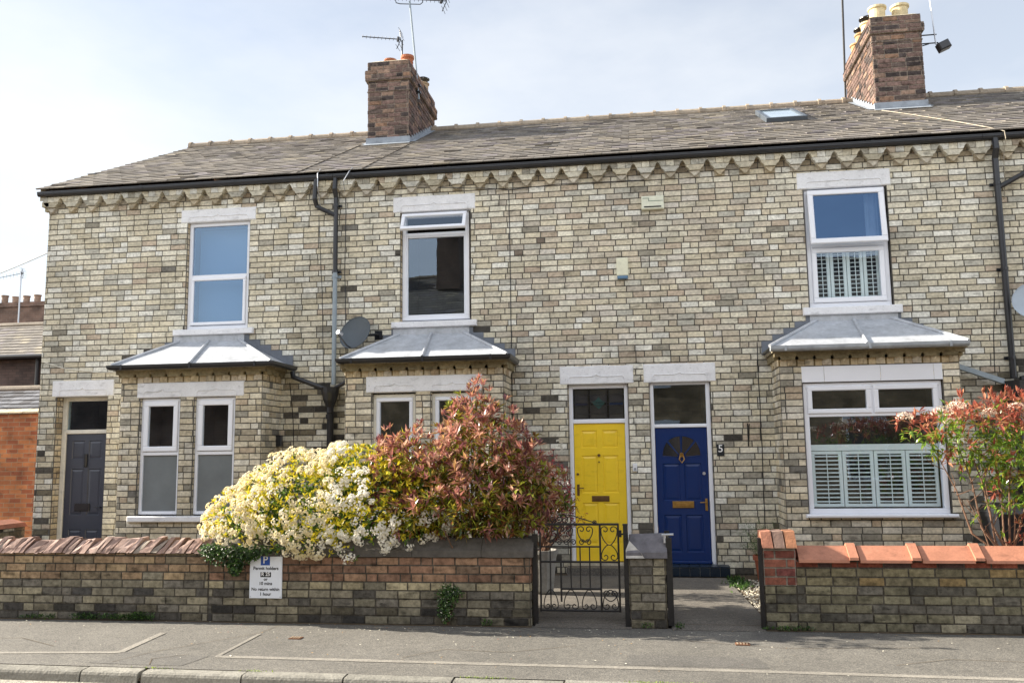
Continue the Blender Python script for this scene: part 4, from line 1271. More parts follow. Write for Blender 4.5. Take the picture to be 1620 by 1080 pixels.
# ------------------------------------------------------------------ pipes: parts of their houses
def brackets(mb, pts, r=0.048):
    for (x, z) in pts:
        mb.tube([(x, -0.09, z - 0.02), (x, -0.09, z + 0.02)], r, 10)
        mb.box(x - 0.075, -0.03, z - 0.02, x + 0.075, -0.007, z + 0.02)
mb = MB()
mb.tube([(-4.62, -0.138, 6.03), (-4.62, -0.16, 5.86), (-4.62, -0.09, 5.74), (-4.62, -0.09, 4.56)], 0.036, 12)
mb.tube([(-4.93, -0.138, 6.03), (-4.935, -0.16, 5.86), (-4.94, -0.16, 5.72), (-4.93, -0.10, 5.62), (-4.88, -0.10, 5.585), (-4.63, -0.09, 5.46)], 0.036, 12)
brackets(mb, [(-4.62, 5.62), (-4.62, 4.58)], 0.042)
mb.build('downpipe', M_black, h3, smooth=False)
mb = MB(); mb.tube([(-4.62, -0.09, 4.57), (-4.62, -0.09, 2.84)], 0.034, 12); brackets(mb, [(-4.62, 4.50)], 0.044)
mb.build('downpipe', M_greypipe, h3, 'blue-grey lower length of the downpipe')
mb = MB()
mb.lathe(-4.66, -0.12, [(0.02, 2.38), (0.055, 2.42), (0.055, 2.5), (0.10, 2.60), (0.13, 2.72), (0.135, 2.80), (0.125, 2.80), (0.10, 2.66)], 12, cap=False)
mb.tube([(-4.66, -0.12, 2.47), (-4.66, -0.10, 2.36), (-4.67, -0.10, 0.1)], 0.05, 12)
mb.tube([(-4.67, -0.10, 2.33), (-4.67, -0.10, 2.40)], 0.062, 12)
mb.tube([(-5.27, -0.10, 3.05), (-5.25, -0.12, 2.97), (-4.74, -0.12, 2.78)], 0.04, 10)
mb.tube([(-4.24, -0.35, 2.99), (-4.27, -0.2, 2.93), (-4.58, -0.12, 2.79)], 0.03, 10)
mb.build('hopper', M_black, h3)
mb = MB()
mb.tube([(4.92, -0.138, 6.03), (4.92, -0.16, 5.88), (4.92, -0.09, 5.76), (4.92, -0.09, 2.70)], 0.042, 12)
mb.tube([(5.9, -0.10, 5.86), (4.93, -0.09, 5.34)], 0.036, 12)
brackets(mb, [(4.92, 5.40), (4.92, 4.2), (4.92, 2.98)], 0.05)
mb.build('downpipe', M_black, h7)
mb = MB()
mb.lathe(4.92, -0.12, [(0.03, 2.30), (0.06, 2.36), (0.14, 2.50), (0.16, 2.66), (0.15, 2.66), (0.1, 2.5)], 12, cap=False)
mb.tube([(4.92, -0.12, 2.36), (4.92, -0.10, 0.1)], 0.055, 12)
mb.tube([(5.7, -0.12, 2.86), (5.0, -0.12, 2.68)], 0.045, 10)
mb.build('hopper', M_black, h7)
mb = MB()
mb.hexa([(4.13, -0.22, 2.86), (4.13, -0.14, 2.86), (4.78, -0.08, 2.62), (4.78, -0.16, 2.62), (4.13, -0.22, 2.93), (4.13, -0.14, 2.93), (4.78, -0.08, 2.69), (4.78, -0.16, 2.69)])
mb.build('overflow_chute', M_greypipe, h5)

# ------------------------------------------------------------------ boxes, cables and plates on the facade
mb = MB()
mb.bevbox(FR, 0.045, 0.37, 0.0, 0.075, 5.30, 5.50, 0.012, lin('d7d9c6'))
mb.fbox(FR, 0.08, 0.33, 0.076, 0.078, 5.326, 5.345, (0.01, 0.01, 0.01))
mb.fbox(FR, 0.065, 0.155, 0.076, 0.078, 5.462, 5.470, lin('6f7f72')); mb.fbox(FR, 0.147, 0.155, 0.076, 0.078, 5.425, 5.462, lin('6f7f72')); mb.fbox(FR, 0.147, 0.355, 0.076, 0.078, 5.417, 5.425, lin('6f7f72'))
mb.build('alarm_box', M_plain, h5)
mb = MB(); mb.bevbox(FR, -0.345, -0.175, 0.0, 0.06, 4.33, 4.60, 0.012, lin('dddcc4')); mb.bevbox(FR, -0.335, -0.185, 0.0, 0.07, 4.285, 4.33, 0.01, lin('5f7f9c'))
mb.build('alarm_box', M_plain, h3)
mb = MB(); mb.bevbox(FR, -0.195, -0.13, 0.006, 0.035, 1.51, 1.62, 0.006, lin('d8d9dc')); mb.bevbox(FR, -0.178, -0.146, 0.035, 0.04, 1.525, 1.56, 0.003, lin('8f9296')); mb.build('doorbell', M_plain, h3)
mb = MB(); mb.bevbox(FR, 0.985, 1.085, 0.006, 0.022, 1.71, 1.875, 0.006, lin('20242a')); pl = mb.build('number_plate', M_plain, h5)
text('5', 0.145, FR, 1.035, 1.738, 0.0235, M_white, pl, 'house_number')
mb = MB()
mb.tube([FR(1.42, .012, 2.16), FR(1.42, .012, 1.84)], 0.009, 6); mb.tube([FR(1.42, .012, 2.1), FR(1.42, .2, 2.12), FR(1.42, .24, 2.14)], 0.008, 6)
mb.tube([FR(1.42, .012, 1.88), FR(1.42, .08, 1.92), FR(1.42, .15, 2.02), FR(1.42, .18, 2.11)], 0.007, 6)
mb.build('hanging_basket_bracket', M_iron, h5)
def cable(house, pts, r=0.006, mat=None, name='cable'):
    P = []
    for a, b in zip(pts[:-1], pts[1:]):
        n = max(2, int((Vector(b) - Vector(a)).length / 0.12))
        for i in range(n):
            t = i / n; p = Vector(a).lerp(Vector(b), t)
            P.append(p + Vector((0.008 * nz(p.z * 3, p.x, 7), 0, 0)))
    P.append(Vector(pts[-1]))
    mb = MB(); mb.tube(P, r, 5); return mb.build(name, mat or M_black, house)
cable(h3, [(-1.93, -0.012, 5.72), (-1.92, -0.012, 4.4), (-1.92, -0.012, 2.9), (-1.89, -0.012, 0.2)], 0.007)
cable(h3, [(-3.0, -0.095, 5.80), (-2.3, -0.085, 5.755), (-1.93, -0.012, 5.73), (-1.2, -0.085, 5.75), (0.1, -0.085, 5.74)], 0.006)
cable(h3, [(-4.49, -0.02, 5.74), (-4.49, -0.012, 4.4), (-4.44, -0.012, 2.9)], 0.006)
cable(h1, [(-4.93, -0.012, 5.5), (-4.86, -0.012, 4.4), (-4.80, -0.012, 2.85)], 0.005)
cable(h1, [(-5.35, -0.012, 2.9), (-5.28, -0.012, 2.3), (-5.22, -0.012, 1.0)], 0.006)
cable(h1, [(-9.5, -0.012, 3.33), (-9.15, -0.014, 3.22), (-8.5, -0.014, 3.13), (-8.1, -0.012, 3.14)], 0.007, M_oldwhite)
cable(h5, [(1.60, -0.012, 3.3), (1.60, -0.012, 2.2), (1.59, -0.012, 0.3)], 0.007)
cable(h7, [(4.80, -0.012, 3.9), (4.74, -0.012, 3.3), (4.72, -0.012, 2.8)], 0.006)
cable(h5, [(4.26, 2.8, rz(2.8, .03)), (4.45, 2.1, rz(2.1, .03)), (4.72, 0.9, rz(0.9, .03)), (4.86, 0.0, rz(0, .03)), (5.02, -0.22, 6.10), (5.03, -0.22, 6.0), (5.03, -0.11, 5.8), (5.03, -0.02, 5.2)], 0.006, M_conc, 'aerial_cable')
cable(h3, [(-4.36, -0.1, rz(-.1, .03)), (-4.38, -0.215, 6.10), (-4.45, -0.25, 5.95), (-4.50, -0.02, 5.8)], 0.007, M_alu, 'aerial_cable')
cable(h1, [(-4.88, -0.1, rz(-.1, .03)), (-4.88, -0.215, 6.10), (-4.88, -0.20, 5.9), (-4.89, -0.02, 5.6)], 0.007, M_alu, 'aerial_cable')
# mortar seams down the slates at the party wall
for xs in (-5.22, -4.17):
    mb = MB(); y = -0.2
    while y < 2.7:
        mb.hexa([(xs - .007, y, rz(y)), (xs + .007, y, rz(y)), (xs + .007, y + .18, rz(y + .18)), (xs - .007, y + .18, rz(y + .18)), (xs - .007, y, rz(y) + .026), (xs + .007, y, rz(y) + .026), (xs + .007, y + .18, rz(y + .18) + .026), (xs - .007, y + .18, rz(y + .18) + .026)], lin('5b534a')); y += 0.18
    mb.build('roof_seam', M_rough, h1 if xs < -4.65 else h3)
mb = MB(); mb.bevbox(frame((-5.49, 0, 0), (0, -1, 0), (1, 0, 0)), 0.10, 0.17, 0.006, 0.09, 1.93, 2.10, 0.01); mb.build('outdoor_lamp', M_black, h1)
# ================================================================== garden walls
YF = -3.45; YB = -3.20
LOWB = [(lin('8a8371'), 4), (lin('7f7968'), 4), (lin('948c76'), 2), (lin('726d63'), 2.5), (lin('605c55'), 1.2), (lin('4a4845'), .35)]
TOPB = [(lin('9c8468'), 4), (lin('917a62'), 3), (lin('a58f70'), 3), (lin('86705c'), 2), (lin('837661'), 2)]
REDT = [(lin('8d6e5a'), 4), (lin('806554'), 3), (lin('9a7c64'), 3), (lin('7a6655'), 2)]
def pal_low(x, z):
    if z < 2.2 * H and rnd.random() < 0.5: return mul(pick(DARKB), rnd.uniform(0.5, 1.0))
    return mul(pick(LOWB), rnd.uniform(0.8, 1.1))
def pal_wl(x, z): return mul(pick(TOPB), rnd.uniform(.85, 1.05)) if z > 5 * H and rnd.random() < .93 else pal_low(x, z)
def pal_wm(x, z): return mul(pick(REDT), rnd.uniform(.85, 1.05)) if z > 5 * H else (mul(lin('a89d80'), rnd.uniform(.8, 1.05)) if z > 4 * H and rnd.random() < .7 else pal_low(x, z))
def wallfaces(mb, x0, x1, z1, pal, z0=-0.03, ends=(1, 1), off=0.0):
    bricks(mb, FRY(YF), x0, x1, z0, z1, pal, mort=lin('57524a'), off=off, rag=0.004, J=0.012)
    bricks(mb, frame((0, YB, 0), (1, 0, 0), (0, 1, 0)), x0, x1, z0, z1, pal, mort=lin('57524a'), off=off, rag=0.004)
    for e, x, n in ((ends[0], x0, -1), (ends[1], x1, 1)):
        if e: bricks(mb, frame((x, YF, 0), (0, 1, 0), (n, 0, 0)), 0.0, YB - YF, z0, z1, pal, mort=lin('57524a'), off=.1, rag=0.004)
    mb.face([(x0, YF, z1), (x1, YF, z1), (x1, YB, z1), (x0, YB, z1)], lin('6b6558'))
t = thing('garden_wall', 'low buff and grey brick garden wall with rough pinkish stone-on-edge coping, at the left', 'wall', (-8.0, -3.33, 0), 'front garden walls')
mb = MB(); wallfaces(mb, -13.0, -4.80, 8.4 * H, pal_wl); mb.build('wall', M_dbrick, t)
mb = MB(); x = -13.0
while x < -4.82:        # rough stones set on edge, leaning
    w = rnd.uniform(0.035, 0.085); a = x; b = x + w - 0.006
    h = 0.145 + rnd.uniform(-0.02, 0.02); ln = 0.075 + rnd.uniform(-.02, .02); y0 = YF - 0.045 + rnd.uniform(-.015, .012)
    zb = 8.4 * H + rnd.uniform(-0.012, 0.004)
    c = mul(pick([(lin('a3897d'), 4), (lin('957b71'), 3), (lin('b39a8e'), 3), (lin('8d766c'), 1), (lin('9d9184'), 1)]), rnd.uniform(.75, 1.05))
    ym = (YF + YB) / 2 + rnd.uniform(-.02, .02)
    j = lambda s=0.008: rnd.uniform(-s, s)
    A = [(a + j(), y0, zb), (b + j(), y0 + j(), zb), (b, YB + .03, zb), (a, YB + .03, zb)]
    m1 = [(a + ln * .35 + j(), y0 + .03 + j(.012), zb + h * .35), (b + ln * .35 + j(), y0 + .03 + j(.012), zb + h * .35), (b + ln * .35, YB + .01, zb + h * .35), (a + ln * .35, YB + .01, zb + h * .35)]
    T = [(a + ln + j(), ym - .05 + j(.02), zb + h + j(.01)), (b + ln + j(), ym - .05 + j(.02), zb + h + j(.01)), (b + ln, ym + .05, zb + h), (a + ln, ym + .05, zb + h)]
    F = []
    for q0, q1 in ((0, 4), (4, 8)):
        for k in range(4):
            F.append((q0 + k, q0 + (k + 1) % 4, q1 + (k + 1) % 4, q1 + k))
    mb.faces(A + m1 + T, F + [(8, 9, 10, 11)], c)
    x += w
mb.build('coping', M_rough, t)

t = thing('garden_wall', 'low garden wall with red-brown upper courses and dark sloping stone coping, under the flowering bushes', 'wall', (-3.0, -3.33, 0), 'front garden walls')
mb = MB(); wallfaces(mb, -4.80, -1.235, 8 * H, pal_wm, off=.07); mb.build('wall', M_dbrick, t)
def coping(mb, xa, xb, z, h, col, y0=YF - 0.03, y1=YB + 0.03, hip=(0, 0)):
    n = max(1, int((xb - xa) / 0.1))
    prof = [(y0, z), (y0, z + h * .35), ((y0 + y1) / 2 - .04, z + h), ((y0 + y1) / 2 + .04, z + h), (y1, z + h * .35), (y1, z)]
    m = len(prof); R = []
    for i in range(n + 1):
        x = xa + (xb - xa) * i / n
        for k, (y, zz) in enumerate(prof):
            e = 0.006
            xx = x
            if i == 0 and k in (2, 3): xx += hip[0]
            if i == n and k in (2, 3): xx -= hip[1]
            R.append((xx, y + e * nz(x * 7, k, 1), zz + e * nz(x * 6, k * 3, 5)))
    F = []
    for i in range(n):
        for k in range(m):
            F.append((i * m + k, i * m + (k + 1) % m, (i + 1) * m + (k + 1) % m, (i + 1) * m + k))
    F += [tuple(range(m)), tuple(n * m + k for k in range(m))]
    mb.faces(R, F, col)
mb = MB()
for a, b in ((-4.80, -4.1), (-4.095, -3.3), (-3.295, -2.5), (-2.495, -1.75), (-1.745, -1.20)):
    coping(mb, a, b, 8 * H + .002, 0.185, mul(lin('57534e'), rnd.uniform(.85, 1.15)))
mb.build('coping', M_rough, t)

t = thing('gate_pier', 'short brick pier with a chipped dark stone cap, between the two gateways', 'pier', (-0.02, -3.33, 0))
mb = MB(); wallfaces(mb, -0.205, 0.155, 8 * H, pal_low, off=.03)
mb.build('pier', M_dbrick, t)
mb = MB()
zc = 8 * H + .002
mb.faces([(-.235, YF - .04, zc), (.18, YF - .04, zc), (.18, YB + .05, zc), (-.235, YB + .05, zc),
          (-.235, YF - .045, zc + .055), (.18, YF - .04, zc + .06), (.18, YB + .05, zc + .06), (-.235, YB + .05, zc + .06),
          (-.19, -3.36, zc + .225), (.17, -3.37, zc + .235), (.16, -3.27, zc + .235), (-.2, -3.28, zc + .225)],
         [(0, 3, 2, 1), (0, 1, 5, 4), (1, 2, 6, 5), (2, 3, 7, 6), (3, 0, 4, 7), (4, 5, 9, 8), (5, 6, 10, 9), (6, 7, 11, 10), (7, 4, 8, 11), (8, 9, 10, 11)], lin('67656a'))
mb.faces([(-.238, YF - .048, zc + .0), (-.05, YF - .046, zc + .0), (-.08, YF - .047, zc + .05), (-.14, YF - .02, zc + .11), (-.20, YF + .01, zc + .17), (-.238, YF - .03, zc + .08)], [(0, 1, 2, 3, 4, 5)], lin('b5b2ad'))
mb.build('cap_stone', M_rough, t)

t = thing('garden_wall', 'low brick garden wall with glossy terracotta tile coping and a red brick end pier, at the right', 'wall', (2.5, -3.33, 0), 'front garden walls')
def pal_wr(x, z):
    if z > 7 * H: return mul(pick([(lin('7a4436'), 3), (lin('4a3a38'), 3), (lin('8a5040'), 2)]), rnd.uniform(.85, 1.1))
    if z > 5 * H: return mul(pick([(lin('7d755c'), 3), (lin('6e6753'), 3), (lin('877452'), 2)]), rnd.uniform(.85, 1.1))
    return mul(pick([(lin('78735f'), 4), (lin('67635a'), 4), (lin('545149'), 2), (lin('868069'), 2), (lin('9d9680'), .6)]), rnd.uniform(.75, 1.1))
mb = MB(); wallfaces(mb, 1.44, 12.0, 7.75 * H, pal_wr, ends=(0, 0), off=.05)
mb2 = MB(); pr = lambda x, z: mul(pick([(lin('84504a'), 3), (lin('8e5a4a'), 3), (lin('74463c'), 1)]), rnd.uniform(.85, 1.1))
bricks(mb, FRY(YF), 1.13, 1.44, -0.03, 5 * H, pal_wr, mort=lin('57524a'), rag=.004)
bricks(mb, frame((1.13, YF, 0), (0, 1, 0), (-1, 0, 0)), 0, YB - YF, -0.03, 5 * H, pal_wr, mort=lin('57524a'))
bricks(mb, FRY(YF - .012), 1.13, 1.44, 5 * H, 9.2 * H, pr, mort=lin('8a857b'), rag=.003, J=.013)
bricks(mb, frame((1.13, YF - .012, 0), (0, 1, 0), (-1, 0, 0)), 0, YB - YF + .012, 5 * H, 9.2 * H, pr, mort=lin('8a857b'), J=.013)
bricks(mb, frame((1.44, YF - .012, 0), (0, 1, 0), (1, 0, 0)), 0, YB - YF + .012, 5 * H, 9.2 * H, pr, mort=lin('8a857b'), J=.013)
mb.build('wall', M_dbrick, t)
mb = MB()
for i in range(3):
    a = 1.115 + i * 0.115; b = a + .103; z = 9.2 * H + .004
    c = [lin('ad7862'), lin('8f766a'), lin('b07c5e')][i]
    mb.hexa([(a + .01, YF - .055, z), (b + .01, YF - .055, z), (b, YB, z), (a, YB, z), (a - .005, YF + .0, z + .155), (b - .005, YF + .0, z + .165), (b, YB, z + .16), (a, YB, z + .155)], c)
mb.build('capping_brick', M_rough, t)
x = 1.46; i = 0
while x < 6.5:
    mb = MB(); w = 0.583; z = 7.75 * H + .004; y0 = YF - .05; y1 = YB + .05
    def prf(s): return [(y0, z - .015 + s), (y0 + .005, z + .012 + s), ((y0 + y1) / 2 - .01, z + .135 + s), ((y0 + y1) / 2 + .01, z + .135 + s), (y1, z + .012 + s), (y1, z - .015 + s)]
    def run(xa, xb, s, g=0):
        A = [(xa, y - g if k < 2 else y, zz) for k, (y, zz) in enumerate(prf(s))]; B = [(xb, y - g if k < 2 else y, zz) for k, (y, zz) in enumerate(prf(s))]
        m = 6; mb.faces(A + B, [(k, (k + 1) % m, m + (k + 1) % m, m + k) for k in range(m)] + [tuple(range(m)), tuple(range(m, 2 * m))])
    run(x + .012, x + w - .09, 0); run(x + w - .09, x + w - .005, .026, .012)
    mb.build('coping_tile', M_terra, t); x += w; i += 1

# side wall at the far left, running back to the house
t = thing('side_wall', 'low rendered side wall with a brown sloping top at the left of the charcoal door', 'wall', (-9.75, -1.2, 0))
mb = MB()
bricks(mb, frame((-9.66, 0, 0), (0, -1, 0), (1, 0, 0)), 0.02, 3.2, 0.0, 8.6 * H, lambda x, z: mul(pick(DARKB), rnd.uniform(.6, 1.2)) if rnd.random() < .8 else lin('b5b1a4'))
bricks(mb, frame((0, -0.02, 0), (1, 0, 0), (0, -1, 0)), -9.9, -9.66, 0.0, 8.6 * H, pal_low)
mb.box(-9.9, -3.2, 0, -9.68, -0.02, 8.6 * H - .004, lin('5c5851'))
mb.build('wall', M_dbrick, t)
mb = MB()
mb.hexa([(-9.94, -3.2, 8.6 * H), (-9.62, -3.2, 8.6 * H), (-9.62, 0.0, 8.6 * H), (-9.94, 0.0, 8.6 * H), (-9.90, -3.2, 9.7 * H), (-9.68, -3.2, 9.3 * H), (-9.68, 0.0, 9.3 * H), (-9.90, 0.0, 9.9 * H)], lin('8a5a45'))
mb.build('coping', M_rough, t)

# ------------------------------------------------------------------ gates
YG = -3.36
fg = FRY(YG)
t = thing('garden_gate', 'black wrought iron garden gate with scrolls in front of the yellow door', 'gate', (-0.72, YG, 0.04))
L, Rr = -1.135, -0.315
mb = MB(); B = 0.011
def bar(u0, z0, u1, z1, r=B): mb.tube([fg(u0, 0, z0), fg(u1, 0, z1)], r, 6)
bar(L, .14, L, 1.035); bar(Rr, .14, Rr, 1.035); bar(L - .01, 1.03, Rr + .01, 1.03, .013); bar(L, .15, Rr, .15); bar(L, .645, Rr, .645, .012)
bar(-.505, .14, -.505, 1.03); bar(-.92, .24, -.92, .64)
bar(L, .80, -.505, .80, .009); bar(-.92, .37, -.505, .37, .012)
mb.build('frame', M_iron, t)
mb = MB(); r = .0075
for u in (-1.03, -.815, -.716, -.617):
    mb.tube([fg(u, 0, .37 if u > -.95 else .155), fg(u, 0, .80)], r, 5)
mb.build('bars', M_iron, t)
def scr(u, z, rr, a0, turns, s): mb.tube(scroll(fg, u, z, rr, a0, turns, s), .0055, 5)
mb = MB(); pi = math.pi
def heart(cx, z0, z1, w):
    zm = z1 - w * .5
    for s in (-1, 1):
        P = [fg(cx, 0, z0)]
        for k in range(8):
            tt = k / 7; P.append(fg(cx + s * w * (0.15 + .85 * math.sin(tt * pi / 2)), 0, z0 + (zm - z0) * tt ** 1.3))
        for k in range(1, 20):
            tt = k / 19; a = tt * 2.7 * pi / 1.4; rr = w * .5 * (1 - .78 * tt)
            P.append(fg(cx + s * (w * .5 + rr * math.cos(a)), 0, zm + rr * math.sin(a)))
        mb.tube(P, .0058, 5)
def heartd(cx, z0, z1, w):
    for s in (-1, 1):
        P = [fg(cx, 0, z1)]
        zm = z0 + w * .5
        for k in range(8):
            tt = k / 7; P.append(fg(cx + s * w * (0.15 + .85 * math.sin(tt * pi / 2)), 0, z1 + (zm - z1) * tt ** 1.3))
        for k in range(1, 20):
            tt = k / 19; a = tt * 2.7 * pi / 1.4; rr = w * .5 * (1 - .78 * tt)
            P.append(fg(cx + s * (w * .5 + rr * math.cos(a)), 0, zm - rr * math.sin(a)))
        mb.tube(P, .0058, 5)
heart(-.41, .82, 1.015, .085); heartd(-.41, .655, .82, .085)
for cx_ in (-1.03, -.87, -.66): heart(cx_, .85, 1.015, .08)
for cx_ in (-.97, -.82, -.66): 
    scr(cx_ - .035, .845, .034, 0, 1.4, 1); scr(cx_ + .035, .845, .034, pi, 1.4, -1)
for cx_ in (-.41,): heartd(cx_, .16, .36, .08); heart(cx_, .25, .36, .07)
for cx_ in (-1.03, -.82, -.63): heartd(cx_, .16, .36, .075)
mb.tube([fg(-1.02, 0, 1.03), fg(-.96, 0, 1.09), fg(-.88, 0, 1.13), fg(-.80, 0, 1.125), fg(-.70, 0, 1.09), fg(-.60, 0, 1.06), fg(-.52, 0, 1.035)], .006, 5)
scr(-1.0, 1.075, .04, -pi / 2, 1.5, 1); scr(-.87, 1.075, .038, pi / 2, 1.5, -1); scr(-.56, 1.05, .022, 0, 1.3, 1); scr(-.93, 1.085, .04, pi, 1.4, 1)
mb.build('scrollwork', M_iron, t)
mb = MB(); mb.tube([fg(Rr, 0, .93), fg(-.26, 0, .93)], .01, 6); mb.fbox(fg, Rr - .0, Rr + .035, -.02, .02, .90, .97); mb.build('latch', M_iron, t)

def post(label, x0, x1, y0, y1, z1):
    mb = MB()
    mb.box(x0, y0, -0.02, x1, y1, z1 - .015); mb.box(x0 - .004, y0 - .004, z1 - .015, x1 + .004, y1 + .004, z1)
    xm = (x0 + x1) / 2
    for z in (.25, z1 - .15): mb.tube([(xm, y0 - .02, z), (xm, y0, z)], .014, 8)
    o = mb.build('gate_post', M_iron, None, None, loc=(xm, (y0 + y1) / 2, 0)); setp(o, label=label, category='post', group='iron gate posts'); return o
post('flat black iron gate post at the hinge side of the scrolled gate', -1.215, -1.165, -3.40, -3.35, .93)
post('black iron gate post on the left face of the brick pier', -.262, -.215, -3.45, -3.40, 1.04)
# the second gate stands open against the pier, seen edge on
t = thing('garden_gate', 'black iron gate folded open edge-on against the right face of the brick pier', 'gate', (.20, -3.3, 0))
fo = frame((.20, -3.44, 0), (0, 1, 0), (1, 0, 0))
mb = MB()
for u in (0, .84): mb.fbox(fo, u - .02, u + .02, -.03, .03, .03, .90)
for z in (.06, .4, .86): mb.fbox(fo, .02, .82, -.012, .012, z - .02, z + .02)
mb.build('frame', M_iron, t)
mb = MB()
for k in range(1, 9): mb.tube([fo(k * .093, 0, .08), fo(k * .093, 0, .85)], .008, 6)
mb.build('bars', M_iron, t)
mb = MB(); mb.tube([(.13, -3.45, .93), (.25, -3.45, .935)], .012, 6); mb.tube([(.16, -3.45, .85), (.16, -3.45, .94)], .014, 6); mb.build('hinge', M_alu, t)
post('black iron gate post beside the red brick end pier', 1.085, 1.125, -3.46, -3.40, .90)

# ------------------------------------------------------------------ parking sign on the wall
t = thing('parking_sign', 'white permit holders parking sign fixed to the garden wall below the ivy', 'sign', (-4.12, -3.47, .45))
fs_ = FRY(-3.462)
mb = MB(); mb.bevbox(fs_, -4.315, -3.945, 0.0, .014, .255, .725, .003)
mb.build('plate', surf('sign_white', lin('dfe3ea'), 0.4, 4, 0.05), t)
mb = MB(); mb.fbox(fs_, -4.19, -4.085, .014, .0155, .605, .70); mb.build('blue_square', surf('sign_blue', lin('2b4f9c'), 0.4), t)
mb = MB(); mb.fbox(fs_, -4.19, -4.07, .014, .0155, .480, .533); mb.build('code_patch', M_ink, t)
cxs = -4.13
text('P', .115, fs_, cxs - .007, .603, .0165, M_white, t, 'letter', .0003)
text('Permit holders', .048, fs_, cxs, .548, .0152, M_ink, t, 'lettering', .0003)
text('R 25', .054, fs_, cxs, .483, .0165, M_white, t, 'lettering', .0003)
text('or', .046, fs_, cxs, .434, .0152, M_ink, t, 'lettering', .0003)
text('10 mins', .048, fs_, cxs, .388, .0152, M_ink, t, 'lettering', .0003)
text('No return within', .046, fs_, cxs, .328, .0152, M_ink, t, 'lettering', .0003)
text('1 hour', .048, fs_, cxs, .276, .0152, M_ink, t, 'lettering', .0003)
mb = MB()
for u in (-4.30, -3.96):
    for z in (.272, .708): mb.tube([fs_(u, .014, z), fs_(u, .018, z)], .006, 8)
mb.build('screws', M_alu, t)

# ------------------------------------------------------------------ covers in the pavement
for (x, y, w, lab) in ((.83, -4.10, .13, 'small rusty utility cover in the pavement near the blue door gateway'), (-3.48, -4.20, .12, 'small rusty utility cover in the pavement below the flowering bush')):
    mb = MB(); z = -0.02 * (y + 3.36) / (-2.06) + .006
    mb.box(x - w / 2, y - w * .4, z - .02, x + w / 2, y + w * .4, z + .002, lin('6e4a35'))
    for k in range(4): mb.box(x - w * .4 + k * w * .22, y - w * .3, z + .002, x - w * .4 + k * w * .22 + w * .1, y + w * .3, z + .006, lin('9a8872'))
    o = mb.build('utility_cover', M_rough, None, loc=(x, y, z)); setp(o, label=lab, category='cover', group='utility covers')

# ------------------------------------------------------------------ satellite dishes
def dish(C, N, rx, ry, label, wallpt, col):
    C = Vector(C); N = Vector(N).normalized()
    t = thing('satellite_dish', label, 'dish', wallpt, 'satellite dishes')
    U = N.cross(Vector((0, 0, 1))).normalized(); V = U.cross(N).normalized()
    mb = MB(); nr, na = 8, 32
    for s in (0, -.008):
        base = len(mb.v)
        for i in range(nr + 1):
            r = i / nr
            for k in range(na):
                a = 2 * math.pi * k / na
                mb.v.append(tuple(C + U * rx * r * math.cos(a) + V * ry * r * math.sin(a) + N * (.06 * (r * r - 1) + s)))
        for i in range(nr):
            for k in range(na):
                k2 = (k + 1) % na
                mb.f.append((base + i * na + k, base + i * na + k2, base + (i + 1) * na + k2, base + (i + 1) * na + k)); mb.c.append(col); mb.mi.append(0)
    rim = [C + U * rx * math.cos(2 * math.pi * k / na) + V * ry * math.sin(2 * math.pi * k / na) for k in range(na + 1)]
    mb.tube(rim, .006, 5, col, cap=False)
    mb.build('reflector', surf('dish_grey', None, .5, 6, .1), t, smooth=True)
    F_ = C + N * .34 - V * ry * .55
    mb = MB(); mb.tube([C - V * ry * 1.0 + N * .01, C - V * ry * 1.0 + N * .1, F_ - V * .03], .012, 6); mb.build('feed_arm', M_black, t)
    mb = MB(); mb.tube([F_, F_ - N * .09], .03, 10); mb.tube([F_ + N*.001, F_ - N * .02], .034, 10); mb.build('receiver', M_alu, t)
    mb = MB(); wp = Vector(wallpt); mb.tube([C - N * .07, C - N * .13, Vector((wp.x, wp.y - .12, wp.z)), wp], .018, 8); mb.box(wp.x - .06, wp.y - .006, wp.z - .07, wp.x + .06, wp.y + .004, wp.z + .07); mb.build('bracket', M_black, t)
dish((-4.24, -.26, 3.60), (-.42, -1, .34), .285, .255, 'dark grey satellite dish beside the downpipe, above the middle bay', (-3.95, -.008, 3.58), lin('4c545b'))
dish((5.22, -.30, 3.72), (-.35, -1, .3), .30, .27, 'grey satellite dish cut off by the right edge of the photo', (5.45, -.008, 3.70), lin('a5b0bb'))

# ------------------------------------------------------------------ aerials
def yagi(t, A, B, ne, el, reflect=True, vertical=True):
    A = Vector(A); B = Vector(B); D = (B - A).normalized()
    E_ = Vector((0, 0, 1)) if vertical else D.cross(Vector((0, 0, 1))).normalized()
    E_ = (E_ - D * E_.dot(D)).normalized()
    mb = MB(); mb.tube([A, B], .011, 6)
    for i in range(ne):
        p = A.lerp(B, (i + .1) / ne); mb.tube([p - E_ * el, p + E_ * el], .005, 5)
    mb.tube([A.lerp(B, .93) - E_ * .05, A.lerp(B, .93) + E_ * .05], .03, 8)
    mb.build('boom', M_black, t)
    if reflect:
        mb = MB(); S_ = D.cross(E_)
        for s in (-1, 1):
            for k in range(3):
                q = B + E_ * s * (.05 + k * .07) + D * (.02 - k * .03)
                mb.tube([q - S_ * .16, q + S_ * .16], .005, 5)
            mb.tube([B, B + E_ * s * .22 - D * .06], .009, 5)
        mb.build('reflector', M_black, t)
t = thing('television_aerial', 'long many-element television aerial on a tall silver mast strapped to the left chimney', 'aerial', (-4.24, 3.35, 8.8), 'television aerials')
mb = MB(); mb.tube([(-4.225, 3.45, 8.75), (-4.42, 3.45, 10.83)], .019, 8); mb.build('mast', M_greypipe, t)
mb = MB(); mb.box(-4.30, 3.40, 9.02, -4.19, 3.50, 9.05); mb.box(-4.30, 3.40, 8.88, -4.19, 3.50, 8.91); mb.build('bracket', M_black, t)
